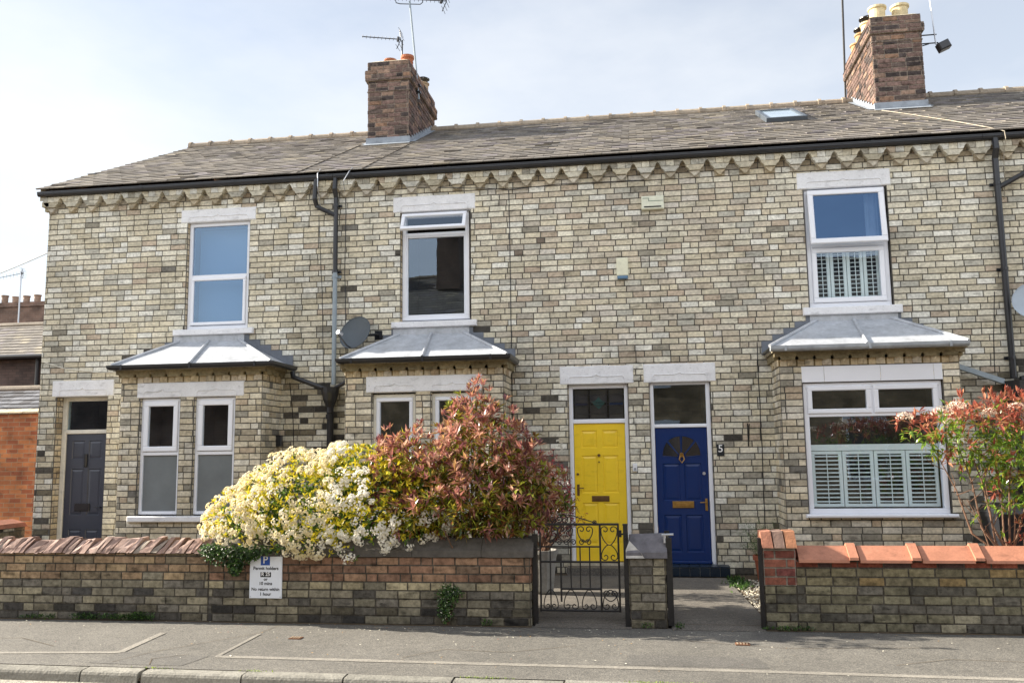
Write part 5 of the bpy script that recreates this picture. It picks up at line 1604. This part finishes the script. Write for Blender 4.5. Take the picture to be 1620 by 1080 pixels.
yagi(t, (-5.24, 3.45, 10.99), (-3.66, 3.45, 10.76), 19, .045)
mb = MB(); mb.tube([(-4.72, 3.45, 10.90), (-4.70, 3.45, 10.82), (-4.62, 3.45, 10.79), (-4.2, 3.45, 10.74), (-4.15, 3.45, 10.78), (-4.15, 3.45, 10.83)], .010, 6); mb.build('cradle', M_black, t)
t = thing('television_aerial', 'short television aerial behind the left chimney pots', 'aerial', (-5.0, 4.9, 9.4), 'television aerials')
yagi(t, (-5.85, 4.8, 10.86), (-4.98, 4.8, 10.72), 10, .04)
mb = MB(); mb.tube([(-4.95, 4.8, 9.35), (-4.95, 4.8, 10.70)], .016, 7); mb.build('mast', M_iron, t)
t = thing('television_aerial', 'tall dark mast behind the right chimney, its head out of the picture', 'aerial', (4.2, 5.15, 8.5), 'television aerials')
mb = MB(); mb.tube([(4.21, 5.15, 8.3), (4.30, 5.15, 11.6)], .022, 8); mb.build('mast', M_iron, t)
yagi(t, (3.6, 5.15, 11.6), (5.0, 5.15, 11.5), 14, .05)
t = thing('television_aerial', 'slim mast bracketed to the right chimney, with a tilted black box below it', 'aerial', (5.2, 3.4, 9.1), 'television aerials')
mb = MB(); mb.tube([(5.42, 3.35, 9.03), (5.30, 3.35, 11.2)], .014, 7); mb.build('mast', M_alu, t)
mb = MB(); mb.tube([(5.10, 3.35, 9.22), (5.44, 3.35, 9.22)], .012, 6); mb.tube([(5.10, 3.35, 9.06), (5.46, 3.35, 9.06)], .012, 6); mb.tube([(5.10, 3.35, 8.95), (5.18, 3.35, 9.02), (5.3, 3.35, 9.05)], .01, 6); mb.build('bracket', M_black, t)
mb = MB(); fb = lambda u, d, z: Vector((5.53 + u * .92 - z * .4, 3.30 - d, 8.97 + z * .92 + u * .4)); mb.bevbox(fb, -.10, .10, -.08, .08, -.075, .075, .02); mb.build('amplifier_box', M_black, t)
yagi(t, (4.8, 3.35, 11.2), (6.0, 3.35, 11.1), 12, .05)

# ------------------------------------------------------------------ wheelie bin
t = thing('wheelie_bin', 'black wheelie bin between the right bay and the flowering shrub', 'bin', (4.42, -1.0, .06))
mb = MB(); mb.hexa([(4.19, -1.26, .12), (4.65, -1.26, .12), (4.65, -.78, .12), (4.19, -.78, .12), (4.14, -1.33, .98), (4.70, -1.33, .98), (4.70, -.72, .98), (4.14, -.72, .98)]); mb.box(4.13, -1.34, .94, 4.71, -.71, .985)
mb.build('body', M_black, t)
mb = MB(); mb.hexa([(4.12, -1.36, .99), (4.72, -1.36, .99), (4.72, -.68, .99), (4.12, -.68, .99), (4.16, -1.30, 1.03), (4.68, -1.30, 1.03), (4.68, -.74, 1.07), (4.16, -.74, 1.07)]); mb.tube([(4.2, -.66, 1.0), (4.64, -.66, 1.0)], .018, 8); mb.build('lid', M_black, t)
for x in (4.17, 4.67):
    mb = MB(); mb.tube([(x - .025, -.78, .16), (x + .025, -.78, .16)], .10, 16); mb.build('wheel', M_iron, t)

# ================================================================== planting
def leafq(mb, p, d, n, L, Wd, col, fold=.25):
    """a leaf: two folded halves around the midrib"""
    s = d.cross(n)
    if s.length < 1e-5: s = d.orthogonal()
    s.normalize(); n2 = s.cross(d).normalized()
    m = p + d * L * .5 - n2 * L * .04; e = p + d * L - n2 * L * .12
    a = m + s * Wd * .5 + n2 * Wd * fold; b = m - s * Wd * .5 + n2 * Wd * fold
    i = len(mb.v)
    mb.v.extend([tuple(p), tuple(a), tuple(e), tuple(b), tuple(m)])
    mb.f.extend([(i, i + 4, i + 1), (i + 1, i + 4, i + 2), (i, i + 3, i + 4), (i + 3, i + 2, i + 4)])
    mb.c.extend([col] * 4); mb.mi.extend([mb.cur] * 4)
def rv():
    while True:
        v = Vector((rnd.uniform(-1, 1), rnd.uniform(-1, 1), rnd.uniform(-1, 1)))
        if .05 < v.length < 1: return v.normalized()
def inside(p, E):
    m = 9
    for c, r in E:
        q = math.sqrt(sum(((p[i] - c[i]) / r[i]) ** 2 for i in range(3)))
        m = min(m, q)
    return m
def sample(E, n, lo=.7, hi=1.03, cond=None):
    out_ = []; vol = [r[0] * r[1] * r[2] for c, r in E]; tot = sum(v ** .7 for v in vol)
    tries = 0
    while len(out_) < n and tries < n * 60:
        tries += 1
        x = rnd.random() * tot
        for (c, r), v in zip(E, vol):
            x -= v ** .7
            if x <= 0: break
        d = rv(); q = lo + (hi - lo) * rnd.random() ** .6
        bump = 1 + .16 * nz(d.x * 2.2 + c[0], d.y * 2.2, d.z * 2.2)
        p = Vector((c[0] + d.x * r[0] * q * bump, c[1] + d.y * r[1] * q * bump, c[2] + d.z * r[2] * q * bump))
        if inside(p, E) < lo - .02: continue
        if cond and not cond(p): continue
        out_.append((p, Vector((d.x / r[0], d.y / r[1], d.z / r[2])).normalized()))
    return out_
def branches(mb, root, tips, r0, col, bend=.25, n=6):
    for tp in tips:
        tp = Vector(tp); root_ = Vector(root) + Vector((rnd.uniform(-.06, .06), rnd.uniform(-.06, .06), 0))
        P = []
        k1 = Vector((rnd.uniform(-1, 1), rnd.uniform(-1, 1), rnd.uniform(0, 1))) * bend * .4
        for i in range(n + 1):
            t_ = i / n
            p = root_.lerp(tp, t_) + k1 * math.sin(math.pi * t_) + rv() * .012
            P.append(p)
        mb.tube(P, [r0 * (1 - .75 * i / n) + .002 for i in range(n + 1)], 6, col)

# --- mexican orange blossom: golden leaves and white flower heads
ch_t = thing('flowering_bush', 'broad bush with golden leaves and masses of white flower heads spilling over the garden wall', 'bush', (-3.5, -2.9, .05))
EC = [((-2.72, -2.9, 1.42), (.42, .35, .30)), ((-3.75, -3.05, 1.15), (.95, .62, .62)), ((-4.45, -3.05, 1.0), (.55, .52, .42)), ((-3.0, -3.00, 1.15), (.85, .62, .62)), ((-3.25, -2.95, 1.5), (.60, .50, .38)), ((-2.65, -3.1, .98), (.50, .45, .32)), ((-3.15, -3.38, .72), (.20, .14, .2)), ((-3.75, -3.3, .86), (.9, .26, .24))]
def okc(p):
    if p.z < .62 and not (-3.35 < p.x < -2.95 and p.y < -3.45): return False
    if p.y > -3.5 and p.y < -3.15 and p.z < .88: return False
    return True
cent = Vector((-3.5, -2.85, .9))
mb = MB(); br = MB()
GOLD = [(lin('dccb2e'), 4), (lin('c9bf2c'), 3), (lin('ecdc48'), 3), (lin('98a832'), 1.5)]
GRN = [(lin('55752a'), 3), (lin('3e5f26'), 3), (lin('6f8a2c'), 2)]
for p, n in sample(EC, 3100, .62, 1.05, okc):
    gold = rnd.random() < (.85 if p.z > .9 + .25 * nz(p.x * 2.5, p.z * 2.5, 8) else .4)
    for k in range(4):
        d = (n * .7 + rv() * .85 + Vector((0, 0, .25))).normalized()
        leafq(mb, p, d, (n + rv() * .4).normalized(), rnd.uniform(.04, .07), rnd.uniform(.017, .026), mul(pick(GOLD if gold else GRN), rnd.uniform(.8, 1.1)))
for p, n in sample(EC, 1500, .35, .66, okc):
    for k in range(3):
        leafq(mb, p, rv(), rv(), rnd.uniform(.05, .08), .028, mul(pick(GRN), rnd.uniform(.6, 1)))
mb.build('foliage', M_leaf, ch_t)
mb = MB()
def flower(mb, p, n, r, col):
    s = n.orthogonal().normalized(); b = n.cross(s); a0 = rnd.random() * 6.3
    i = len(mb.v); mb.v.append(tuple(p - n * r * .15))
    for k in range(10):
        a = a0 + k * math.pi / 5; rr = r if k % 2 == 0 else r * .62
        mb.v.append(tuple(p + (s * math.cos(a) + b * math.sin(a)) * rr + n * (r * .18 if k % 2 == 0 else 0)))
    for k in range(10):
        mb.f.append((i, i + 1 + k, i + 1 + (k + 1) % 10)); mb.c.append(col); mb.mi.append(0)
def oki(p): return okc(p) and not (p.x > -2.8 and p.z > 1.15) and not (p.x > -3.35 and p.z > 1.62)
tips = sample(EC, 1750, .96, 1.07, oki)
for p, n in tips:
    dens = (.60 if p.x < -3.2 else .36) + 1.1 * nz(p.x * 4.6, p.y * 4, p.z * 4.6) + (.15 if p.z < 1.1 else 0)
    if rnd.random() > dens: continue
    if n.y > .5: continue
    R_ = rnd.uniform(.034, .060)
    cc = (lin('efe2b8') if rnd.random() < .45 else lin('f2e9cf')) if p.x < -3.4 + .3 * nz(p.z * 3, 1, 1) else lin('f4f0e4')
    for k in range(19):
        d = (n * .9 + rv()).normalized()
        flower(mb, p + d * R_ + n * .01, (d + rv() * .3).normalized(), rnd.uniform(.012, .017), mul(cc, rnd.uniform(.9, 1)))
mb.build('flowers', M_petal, ch_t)
branches(br, (-3.6, -2.75, .06), [p for p, n in sample(EC, 26, .5, .9, okc)], .016, lin('5d4a38'))
br.build('stems', M_bark, ch_t)

# --- photinia with bronze-red young leaves
REDL = [(lin('b57a6a'), 3), (lin('9c665c'), 3), (lin('d3a890'), 2.8), (lin('82525a'), 1.8), (lin('b38c5e'), 2.4)]
OLDL = [(lin('98a03a'), 3), (lin('a08c3c'), 2.4), (lin('4c5a26'), 2), (lin('7d4f30'), 2), (lin('a39a35'), .8)]
def whorl(mb, p, n, L, cols, k=8, spread=.9, up=.35):
    for i in range(k):
        d = (n * .6 + rv() * spread + Vector((0, 0, up))).normalized()
        leafq(mb, p + rv() * .012, d, (Vector((0, 0, 1)) + rv() * .5).normalized(), L * rnd.uniform(.7, 1.15), L * rnd.uniform(.23, .32), mul(pick(cols), rnd.uniform(.75, 1.15)), .18)
pt = thing('red_leaved_shrub', 'tall shrub with glossy bronze-red leaves rising behind the garden wall, left of the yellow door', 'shrub', (-1.95, -2.75, .05))
EP = [((-1.95, -2.98, 1.32), (.92, .62, .48)), ((-2.52, -3.0, 1.70), (.55, .42, .26)), ((-1.82, -2.95, 1.83), (.52, .44, .40)), ((-1.47, -3.0, 1.40), (.38, .46, .46)), ((-1.92, -2.95, 2.12), (.26, .26, .30)), ((-1.98, -3.25, 1.12), (.78, .42, .30)), ((-2.85, -3.0, 1.62), (.28, .28, .18))]
okp = lambda p: p.z > .86 and not (p.y < -3.1 and p.z < .92)
mb = MB(); br = MB()
for p, n in sample(EP, 860, .70, 1.25, okp):
    red = rnd.random() < (.78 if (p.z > 1.6 or n.z > .3) else .42)
    whorl(mb, p, n, rnd.uniform(.095, .135), REDL if red else OLDL, 9)
for p, n in sample(EP, 1300, .30, .80, okp): whorl(mb, p, n, .095, OLDL, 5, 1.2, .1)
for k in range(14):       # shoots added to lean out and cast shade on the pavement
    p = Vector((rnd.uniform(-2.4, -1.1), rnd.uniform(-3.75, -3.95), rnd.uniform(1.3, 2.0)))
    br.tube([p + Vector((0, .35, -.25)), p + Vector((0, .15, -.06)), p], .003, 4, lin('7a4038')); whorl(mb, p, Vector((0, -.5, .8)).normalized(), .1, REDL, 8, .8)
for k in range(34):       # shoots standing clear of the crown
    c, r = EP[rnd.choice((1, 2, 2, 3, 4, 4))]
    a = rnd.uniform(-.9, .9); p = Vector((c[0] + r[0] * math.sin(a) * 1.0, c[1] + rnd.uniform(-.2, .2), c[2] + r[2] * math.cos(a) * 1.0))
    q = p + Vector((math.sin(a) * .1, rnd.uniform(-.05, .05), rnd.uniform(.08, .2)))
    br.tube([p - Vector((0, 0, .1)), q], .003, 4, lin('7a4038')); whorl(mb, q, Vector((0, 0, 1)), .085, REDL, 8, .8)
mb.build('foliage', M_redleaf, pt)
branches(br, (-1.95, -2.75, .05), [p for p, n in sample(EP, 42, .5, .95, okp)], .016, lin('5a4034'))
br.build('stems', M_bark, pt)

# --- flowering photinia at the right edge
rp = thing('flowering_shrub', 'open shrub with bare stems, red young leaves and cream flowers behind the tiled wall', 'shrub', (3.75, -2.85, .05))
ER = [((3.45, -2.9, 1.92), (.62, .42, .30)), ((2.95, -2.9, 2.0), (.30, .25, .14)), ((4.15, -2.9, 1.75), (.7, .5, .5)), ((3.75, -2.85, 2.1), (.5, .35, .22)), ((3.85, -2.85, 1.45), (.35, .3, .35))]
mb = MB(); br = MB(); fl = MB()
GR2 = [(lin('6f8f33'), 3), (lin('8aa53c'), 2), (lin('4f6f2a'), 2), (lin('a08f3a'), 1)]
RD2 = [(lin('b0604f'), 3), (lin('c98a6c'), 2), (lin('9c5a4c'), 2), (lin('b58a66'), 1)]
for p, n in sample(ER, 760, .5, 1.12):
    top = p.z > 1.98 + .12 * nz(p.x * 4, 1, 1)
    whorl(mb, p, n, rnd.uniform(.08, .115), RD2 if (top and rnd.random() < .85) or rnd.random() < .15 else GR2, 6, 1.0, .15)
for k in range(14):
    p = Vector((rnd.uniform(3.1, 3.9), -2.95, 2.2 + rnd.uniform(-.03, .07))); whorl(mb, p + Vector((0, 0, .08)), Vector((0, 0, 1)), .085, RD2, 6, .5, .9); br.tube([p - Vector((0, 0, .15)), p + Vector((0, 0, .08))], .003, 4, lin('8a5048'))
for z, x in ((1.4, 3.4), (1.3, 3.62), (1.45, 3.75), (1.5, 3.2), (1.15, 3.62), (1.32, 3.9), (.86, 3.75), (1.05, 3.30), (.92, 3.55), (1.15, 3.8), (.80, 3.62), (1.0, 3.72), (.72, 3.6), (1.2, 3.45)):
    p = Vector((x, -3.0, z))
    whorl(mb, p, Vector((0, -.4, .3)), .085, GR2 if rnd.random() < .7 else RD2, 8, 1.0, .1)
mb.build('foliage', M_redleaf, rp)
root = Vector((3.60, -3.02, .05))
for tx, tz, ty in ((3.0, 1.75, -2.9), (3.2, 1.85, -2.95), (3.35, 1.8, -2.85), (3.45, 1.5, -2.95), (3.6, 1.7, -2.8), (3.8, 1.9, -2.9), (3.95, 1.6, -2.9), (4.15, 1.7, -2.85), (3.25, 1.25, -3.0), (3.7, 1.3, -3.0), (4.3, 1.5, -2.9)):
    top = Vector((tx, ty, tz)); mid = root.lerp(top, .5) + Vector((rnd.uniform(-.05, .05), 0, rnd.uniform(-.02, .05)))
    br.tube([root + Vector((rnd.uniform(-.03, .03), 0, 0)), root + Vector((rnd.uniform(-.06, .03), 0, .6)), mid + Vector((-.02, 0, 0)), mid.lerp(top, .5) + Vector((rnd.uniform(-.04, .04), 0, .02)), top], [.017, .015, .010, .007, .004], 6, mul(lin('9a8068'), rnd.uniform(.8, 1.1)))
    for k in range(4):
        a = mid.lerp(top, rnd.random()); b = a + Vector((rnd.uniform(-.25, .25), rnd.uniform(-.1, .1), rnd.uniform(.05, .25)))
        br.tube([a, a.lerp(b, .5) + rv() * .02, b], [.005, .004, .002], 5, lin('94785f'))
br.build('stems', M_bark, rp)
for (x, z, r) in ((2.66, 2.10, .085), (3.03, 2.14, .11), (3.18, 2.20, .09), (3.5, 2.13, .08), (3.1, 2.04, .07), (3.75, 2.18, .08)):
    fl = MB()
    for k in range(210):
        d = rv()
        if d.z < -.35: continue
        flower(fl, Vector((x + d.x * r, -3.12 + d.y * r * .8, z + d.z * r * .6)), (d + rv() * .4).normalized(), .0085, mul(lin('f0dfcb') if rnd.random() < .8 else lin('d9b09a'), rnd.uniform(.85, 1)))
    fl.build('flower_head', M_petal, rp)
mb = MB(); br = MB()

# --- small purple maple in a pot inside the gate
t = thing('plant_pot', 'tall fluted grey plant pot behind the left gate post', 'pot', (-1.30, -1.75, .09))
mb = MB(); n = 28
prof = [(.115, .09), (.125, .11), (.165, .5), (.185, .56), (.19, .60), (.17, .60), (.16, .56)]
base = 0
for r, z in prof:
    for k in range(n):
        rr = r * (1 + (.02 if k % 2 else -.02)); a = 2 * math.pi * k / n
        mb.v.append((-1.30 + rr * math.cos(a), -1.75 + rr * math.sin(a), z))
for i in range(len(prof) - 1):
    for k in range(n):
        k2 = (k + 1) % n; mb.f.append((i * n + k, i * n + k2, (i + 1) * n + k2, (i + 1) * n + k)); mb.c.append(lin('8d8b86')); mb.mi.append(0)
mb.faces([(-1.30 + .16 * math.cos(2 * math.pi * k / 12), -1.75 + .16 * math.sin(2 * math.pi * k / 12), .57) for k in range(12)], [tuple(range(12))], lin('3a3028'))
mb.build('body', M_rough, t)
t = thing('potted_maple', 'small dark purple-red maple growing in the grey pot', 'plant', (-1.30, -1.75, .57))
EM = [((-1.25, -1.78, 1.35), (.32, .3, .42)), ((-1.15, -1.8, 1.05), (.36, .3, .3))]
mb = MB()
for p, n_ in sample(EM, 620, .5, 1.1):
    for k in range(5):
        d = (n_ * .4 + rv() + Vector((0, 0, -.1))).normalized()
        leafq(mb, p, d, (Vector((0, 0, 1)) + rv() * .6).normalized(), rnd.uniform(.035, .055), .012, mul(pick([(lin('6a2630'), 3), (lin('4f1f2a'), 3), (lin('8a3438'), 1.5)]), rnd.uniform(.7, 1.1)), .1)
mb.build('foliage', M_redleaf, t)
br = MB(); branches(br, (-1.30, -1.75, .56), [p for p, n_ in sample(EM, 22, .5, .95)], .009, lin('4b3228')); br.build('stems', M_bark, t)

# --- rosemary-like plant in a terracotta pot by the blue door
t = thing('plant_pot', 'terracotta pot against the wall right of the blue door', 'pot', (1.52, -.62, .08))
mb = MB(); mb.lathe(1.52, -.62, [(.12, .08), (.16, .36), (.18, .36), (.18, .42), (.155, .42), (.15, .38), (.01, .38)], 22, lin('8f523c')); mb.build('body', M_rough, t)
t = thing('potted_plant', 'feathery green plant growing in the terracotta pot right of the blue door', 'plant', (1.50, -.6, .38))
mb = MB()
for k in range(150):
    a = rnd.random() * 6.3; r = rnd.random() ** .5
    tip = Vector((1.42 + .34 * r * math.cos(a), -.55 + .25 * r * math.sin(a), .52 + rnd.uniform(.0, .4)))
    b0 = Vector((1.50 + rnd.uniform(-.08, .08), -.6 + rnd.uniform(-.08, .08), .38))
    for j in range(14):
        q = b0.lerp(tip, (j + 3) / 17)
        leafq(mb, q, (tip - b0).normalized() * .6 + rv() * .7, rv(), .035, .006, mul(pick([(lin('5f7a45'), 3), (lin('45603a'), 2), (lin('7d9458'), 1)]), rnd.uniform(.7, 1.1)), .1)
mb.build('foliage', M_leaf, t)

# --- ivy on the wall, tuft, weeds
def ivy(name, label, cat, cells, count, size, cols, loc, white=0):
    t = thing(name, label, cat, loc); mb = MB(); k = 0
    while k < count:
        c, r = rnd.choice(cells)
        d = rv(); q = rnd.random() ** .4
        p = Vector((c[0] + d.x * r[0] * q, c[1] - abs(d.y) * r[1] * q, c[2] + d.z * r[2] * q)); k += 1
        wht = rnd.random() < white
        leafq(mb, p, (Vector((0, -.5, -.2)) + rv()).normalized(), (Vector((0, -1, .4)) + rv() * .5).normalized(), size * rnd.uniform(.6, 1.2), size * rnd.uniform(.5, .8) * (.6 if wht else 1), lin('dcd8c0') if wht else mul(pick(cols), rnd.uniform(.7, 1.1)), .12)
    mb.build('foliage', M_leaf, t)
    br = MB(); (c, r) = cells[0]
    for j in range(7):
        a = Vector((loc[0] + rnd.uniform(-.02, .02), -3.465, loc[2])); b = Vector((c[0] + rnd.uniform(-1, 1) * r[0] * .7, -3.475, c[2] + rnd.uniform(-.6, .9) * r[2]))
        br.tube([a, a.lerp(b, .5) + Vector((rnd.uniform(-.03, .03), 0, 0)), b], .003, 4, lin('5a4636'))
    br.build('stems', M_bark, t)
IV = [(lin('3d5a26'), 3), (lin('2b4420'), 3), (lin('587a34'), 2)]
ivy('ivy', 'dark green ivy hanging over the wall above the parking sign', 'ivy', [((-4.55, -3.50, .70), (.30, .10, .11)), ((-4.32, -3.50, .74), (.16, .11, .08)), ((-4.72, -3.50, .77), (.18, .09, .08)), ((-4.47, -3.50, .60), (.09, .06, .10)), ((-4.3, -3.50, .78), (.5, .13, .05))], 1900, .036, IV, (-4.5, -3.47, .6), .03)
ivy('weed_tuft', 'green trailing weed rooted in the joint at the foot of the wall', 'weed', [((-2.11, -3.47, .30), (.13, .07, .14)), ((-2.13, -3.47, .17), (.09, .06, .15)), ((-2.06, -3.47, .34), (.12, .05, .07))], 900, .026, IV, (-2.12, -3.46, .01), .10)
def weeds(label, spots, name='weeds'):
    mb = MB()
    for (x0, x1, n, h) in spots:
        for k in range(n):
            x = rnd.uniform(x0, x1); y = -3.47 - rnd.random() * .05
            p = Vector((x, y, .002))
            for j in range(5):
                leafq(mb, p + rv() * .012 + Vector((0, 0, .01 + rnd.random() * h)), (Vector((0, -.2, .8)) + rv() * .8).normalized(), rv(), rnd.uniform(.015, .035), .012, mul(pick(IV), rnd.uniform(.8, 1.2)), .1)
    o = mb.build(name, M_leaf); setp(o, kind='stuff', label=label, category='weeds')
weeds('low green weeds along the foot of the garden walls', [(-7.05, -6.6, 40, .03), (-6.4, -5.4, 150, .05), (-5.7, -5.5, 40, .08), (-1.75, -1.65, 12, .05), (-.15, .0, 10, .04), (.24, .34, 12, .04), (1.1, 1.6, 40, .02)])
mb = MB()
for k in range(260):
    x = rnd.choice((-1.45, -1.25, -.1, .1, .35, -4.25, -3.3)) + rnd.gauss(0, .08); y = ky(x) - .01 + rnd.gauss(0, .012)
    leafq(mb, Vector((x, y, -.022)), (Vector((0, 0, 1)) + rv() * .7).normalized(), rv(), rnd.uniform(.01, .025), .006, mul(pick([(lin('9ab03c'), 2), (lin('6f8a35'), 2)]), rnd.uniform(.8, 1.1)), .1)
o = mb.build('weeds', M_leaf); setp(o, kind='stuff', label='sprigs of bright moss and grass in the kerb joints', category='weeds')
mb = MB()
for k in range(160):
    p = Vector((1.12 + rnd.gauss(0, .07), -.75 + rnd.gauss(0, .28), .085))
    for j in range(5): leafq(mb, p, (Vector((0, 0, .8)) + rv() * .8).normalized(), rv(), rnd.uniform(.03, .07), .012, mul(pick(IV), rnd.uniform(.8, 1.3)), .1)
o = mb.build('weeds', M_leaf); setp(o, kind='stuff', label='green weeds at the edge of the gravel by the blue door', category='weeds')

# ================================================================== buildings beyond, at the left
M_orange = smear(brickmat('orange_brick', lin('c08050'), lin('95583c'), lin('9a8a70')), 0.45)
M_dark = brickmat('sooty_brick', lin('5a4a44'), lin('4a3e3b'), lin('3f3936'))
M_brown = brickmat('brown_brick', lin('7c6254'), lin('6a554a'), lin('7c7268'))
def block(name, label, cat, x0, x1, y0, y1, zt, mat, loc=None, group=None):
    t = thing(name, label, cat, ((x0 + x1) / 2, y0, 0), group)
    mb = MB(); mb.box(x0, y0, 0, x1, y1, zt); mb.build('wall', mat, t)
    return t
def slateroof(t, x0, x1, ye, yr, ze, zr, cols=SLATE, e=0.25):
    mb = MB(); Lr = math.hypot(yr - ye, zr - ze); n = max(3, int(Lr / e))
    for r in range(n):
        a, b = r / n, (r + 1) / n; x = x0 - (0 if r % 2 else .15)
        while x < x1:
            p, q = max(x, x0), min(x + .3, x1); x += .3
            if q - p < .02: continue
            mb.face([(p + .004, ye + (yr - ye) * a, ze + (zr - ze) * a + .02), (q - .004, ye + (yr - ye) * a, ze + (zr - ze) * a + .02), (q - .004, ye + (yr - ye) * b, ze + (zr - ze) * b), (p + .004, ye + (yr - ye) * b, ze + (zr - ze) * b)], mul(pick(cols), rnd.uniform(.85, 1.1)))
    mb.face([(x0, ye, ze - .01), (x1, ye, ze - .01), (x1, yr, zr - .01), (x0, yr, zr - .01)], lin('4a443d'))
    mb.face([(x0, yr, zr), (x1, yr, zr), (x1, 2 * yr - ye, ze), (x0, 2 * yr - ye, ze)], lin('6a6056'))
    mb.tube([(x0, yr, zr + .02), (x1, yr, zr + .02)], .09, 8, lin('8b8071'))
    mb.build('roof', M_slate, t)
    for x in (x0, x1):
        mb = MB(); mb.face([(x, ye, ze - .02), (x, 2 * yr - ye, ze - .02), (x, yr, zr - .02)]); mb.build('gable', M_brown, t)
t = block('garden_wall', 'tall orange brick yard wall with pale coping at the far left', 'wall', -16, -10.3, 3.0, 3.25, 2.68, M_orange)
mb = MB(); x = -16
while x < -10.3:
    mb.hexa([(x + .01, 2.95, 2.69), (x + .29, 2.95, 2.69), (x + .29, 3.3, 2.69), (x + .01, 3.3, 2.69), (x + .01, 2.95, 2.72), (x + .29, 2.95, 2.72), (x + .29, 3.3, 2.80), (x + .01, 3.3, 2.80)], mul(lin('c9bda2'), rnd.uniform(.8, 1))); x += .3
mb.build('coping', M_rough, t)
t = block('outbuilding', 'small lean-to with a dark slate roof behind the orange wall', 'outbuilding', -18, -13.2, 7.0, 9.5, 2.9, M_dark)
slateroof(t, -18.1, -13.9, 6.8, 8.2, 2.95, 3.62, [(lin('5a5c62'), 3), (lin('6c6e74'), 2), (lin('4a4a4e'), 2)])
t = block('neighbouring_house', 'dark sooty brick house with a pale slate roof beyond the orange wall', 'house', -30, -17.2, 12.0, 17.0, 4.9, M_dark)
slateroof(t, -30.2, -17.0, 11.7, 14.3, 4.98, 6.36, SLATE)
mb = MB(); mb.tube([(-30.2, 11.62, 4.95), (-17.0, 11.62, 4.95)], .07, 8); mb.tube([(-18.55, 11.9, 4.95), (-18.55, 11.9, 0)], .06, 8); mb.build('gutter', M_black, t)
t = block('neighbouring_house', 'brown brick house whose chimney stack shows above the pale slate roof', 'house', -36, -22.9, 19.0, 24.0, 6.0, M_brown)
slateroof(t, -36.2, -22.7, 18.8, 21.4, 6.05, 7.3, [(lin('4f4d50'), 3), (lin('64605e'), 2)])
mb = MB(); mb.box(-27.2, 19.6, 6.0, -23.35, 20.5, 8.25); mb.box(-27.27, 19.53, 8.05, -23.28, 20.57, 8.16); cs = mb.build('chimney', M_brown, t)
for i in range(7): pot(cs, -26.8 + i * .5, 20.0, 8.25, .13, rnd.uniform(.3, .42), mul(lin('9c8676'), rnd.uniform(.7, 1.1)))
t = thing('television_aerial', 'small distant television aerial beside the far chimney pots at the left edge', 'aerial', (-23.6, 18.5, 6.5), 'television aerials')
mb = MB(); mb.tube([(-24.45, 18.5, 6.2), (-24.45, 18.5, 9.3)], .03, 7); mb.build('mast', M_alu, t); yagi(t, (-25.4, 18.5, 9.05), (-24.35, 18.5, 9.2), 7, .10)
# overhead line from the gable to the left
mb = MB(); A_ = Vector((-9.56, 0.3, 5.28)); B_ = Vector((-22, 8, 5.9)); P = []
for i in range(25):
    k = i / 24; p = A_.lerp(B_, k); p.z -= .9 * 4 * k * (1 - k) * .35; P.append(p)
mb.tube(P, .012, 5); o = mb.build('overhead_cable', M_greypipe, None, loc=A_); setp(o, label='thin overhead cable running left from the gable end', category='cable')

# ================================================================== the other side of the street (seen in the window reflections)
t = block('outbuilding', 'low brick workshop across the street, left of the houses', 'outbuilding', -27, -13.2, -22, -16.8, 4.2, M_brown)
slateroof(t, -27.2, -13.1, -16.6, -19.4, 4.25, 6.0)
M_opp = brickmat('opposite_brick', lin('b39a7c'), lin('96805f'), lin('8c8474'))
for i, (x0, x1) in enumerate(((-13, -7.2), (-7.2, -1.2), (-1.2, 5), (5, 11), (11, 17))):
    t = block('terraced_house', ['brick house across the street, leftmost of its row', 'brick house across the street, second of its row', 'brick house across the street, middle of its row', 'brick house across the street, fourth of its row', 'brick house across the street, last of its row'][i], 'house', x0 + .002, x1 - .002, -24.5, -16.5, 6.1, M_opp, group='houses across the street')
    slateroof(t, x0, x1, -16.2, -20.5, 6.15, 8.75)
    for (a, b, c, d) in ((1.0, 2.2, .9, 2.6), (1.1, 2.1, 3.9, 5.4), (4.0, 5.0, 3.9, 5.4)):
        m2 = MB(); fo2 = frame((x0, -16.5, 0), (1, 0, 0), (0, 1, 0)); ring(m2, fo2, a, b, c, d, .07, 0, .06); m2.fbox(fo2, a - .1, b + .1, 0, .05, d + .01, d + .25)
        w = m2.build('window', M_upvc, t); pane(fo2, a + .07, b - .07, c + .07, d - .07, .02, bpy.data.materials['dark_glass'], w)
    m2 = MB(); m2.fbox(fo2, 4.0, 4.9, 0, .05, .2, 2.4); m2.build('door', [M_char, M_blue, M_grey, M_char, M_blue][i], t)
    m2 = MB(); m2.box(x0 - .45, -21.0, 8.0, x0 + .45, -19.0, 10.5); m2.box(x0 - .5, -21.05, 10.1, x0 + .5, -18.95, 10.3); c = m2.build('chimney', M_brown, t)
    for k in range(4): pot(c, x0, -20.7 + k * .45, 10.5, .12, .3, lin('b06a48'))
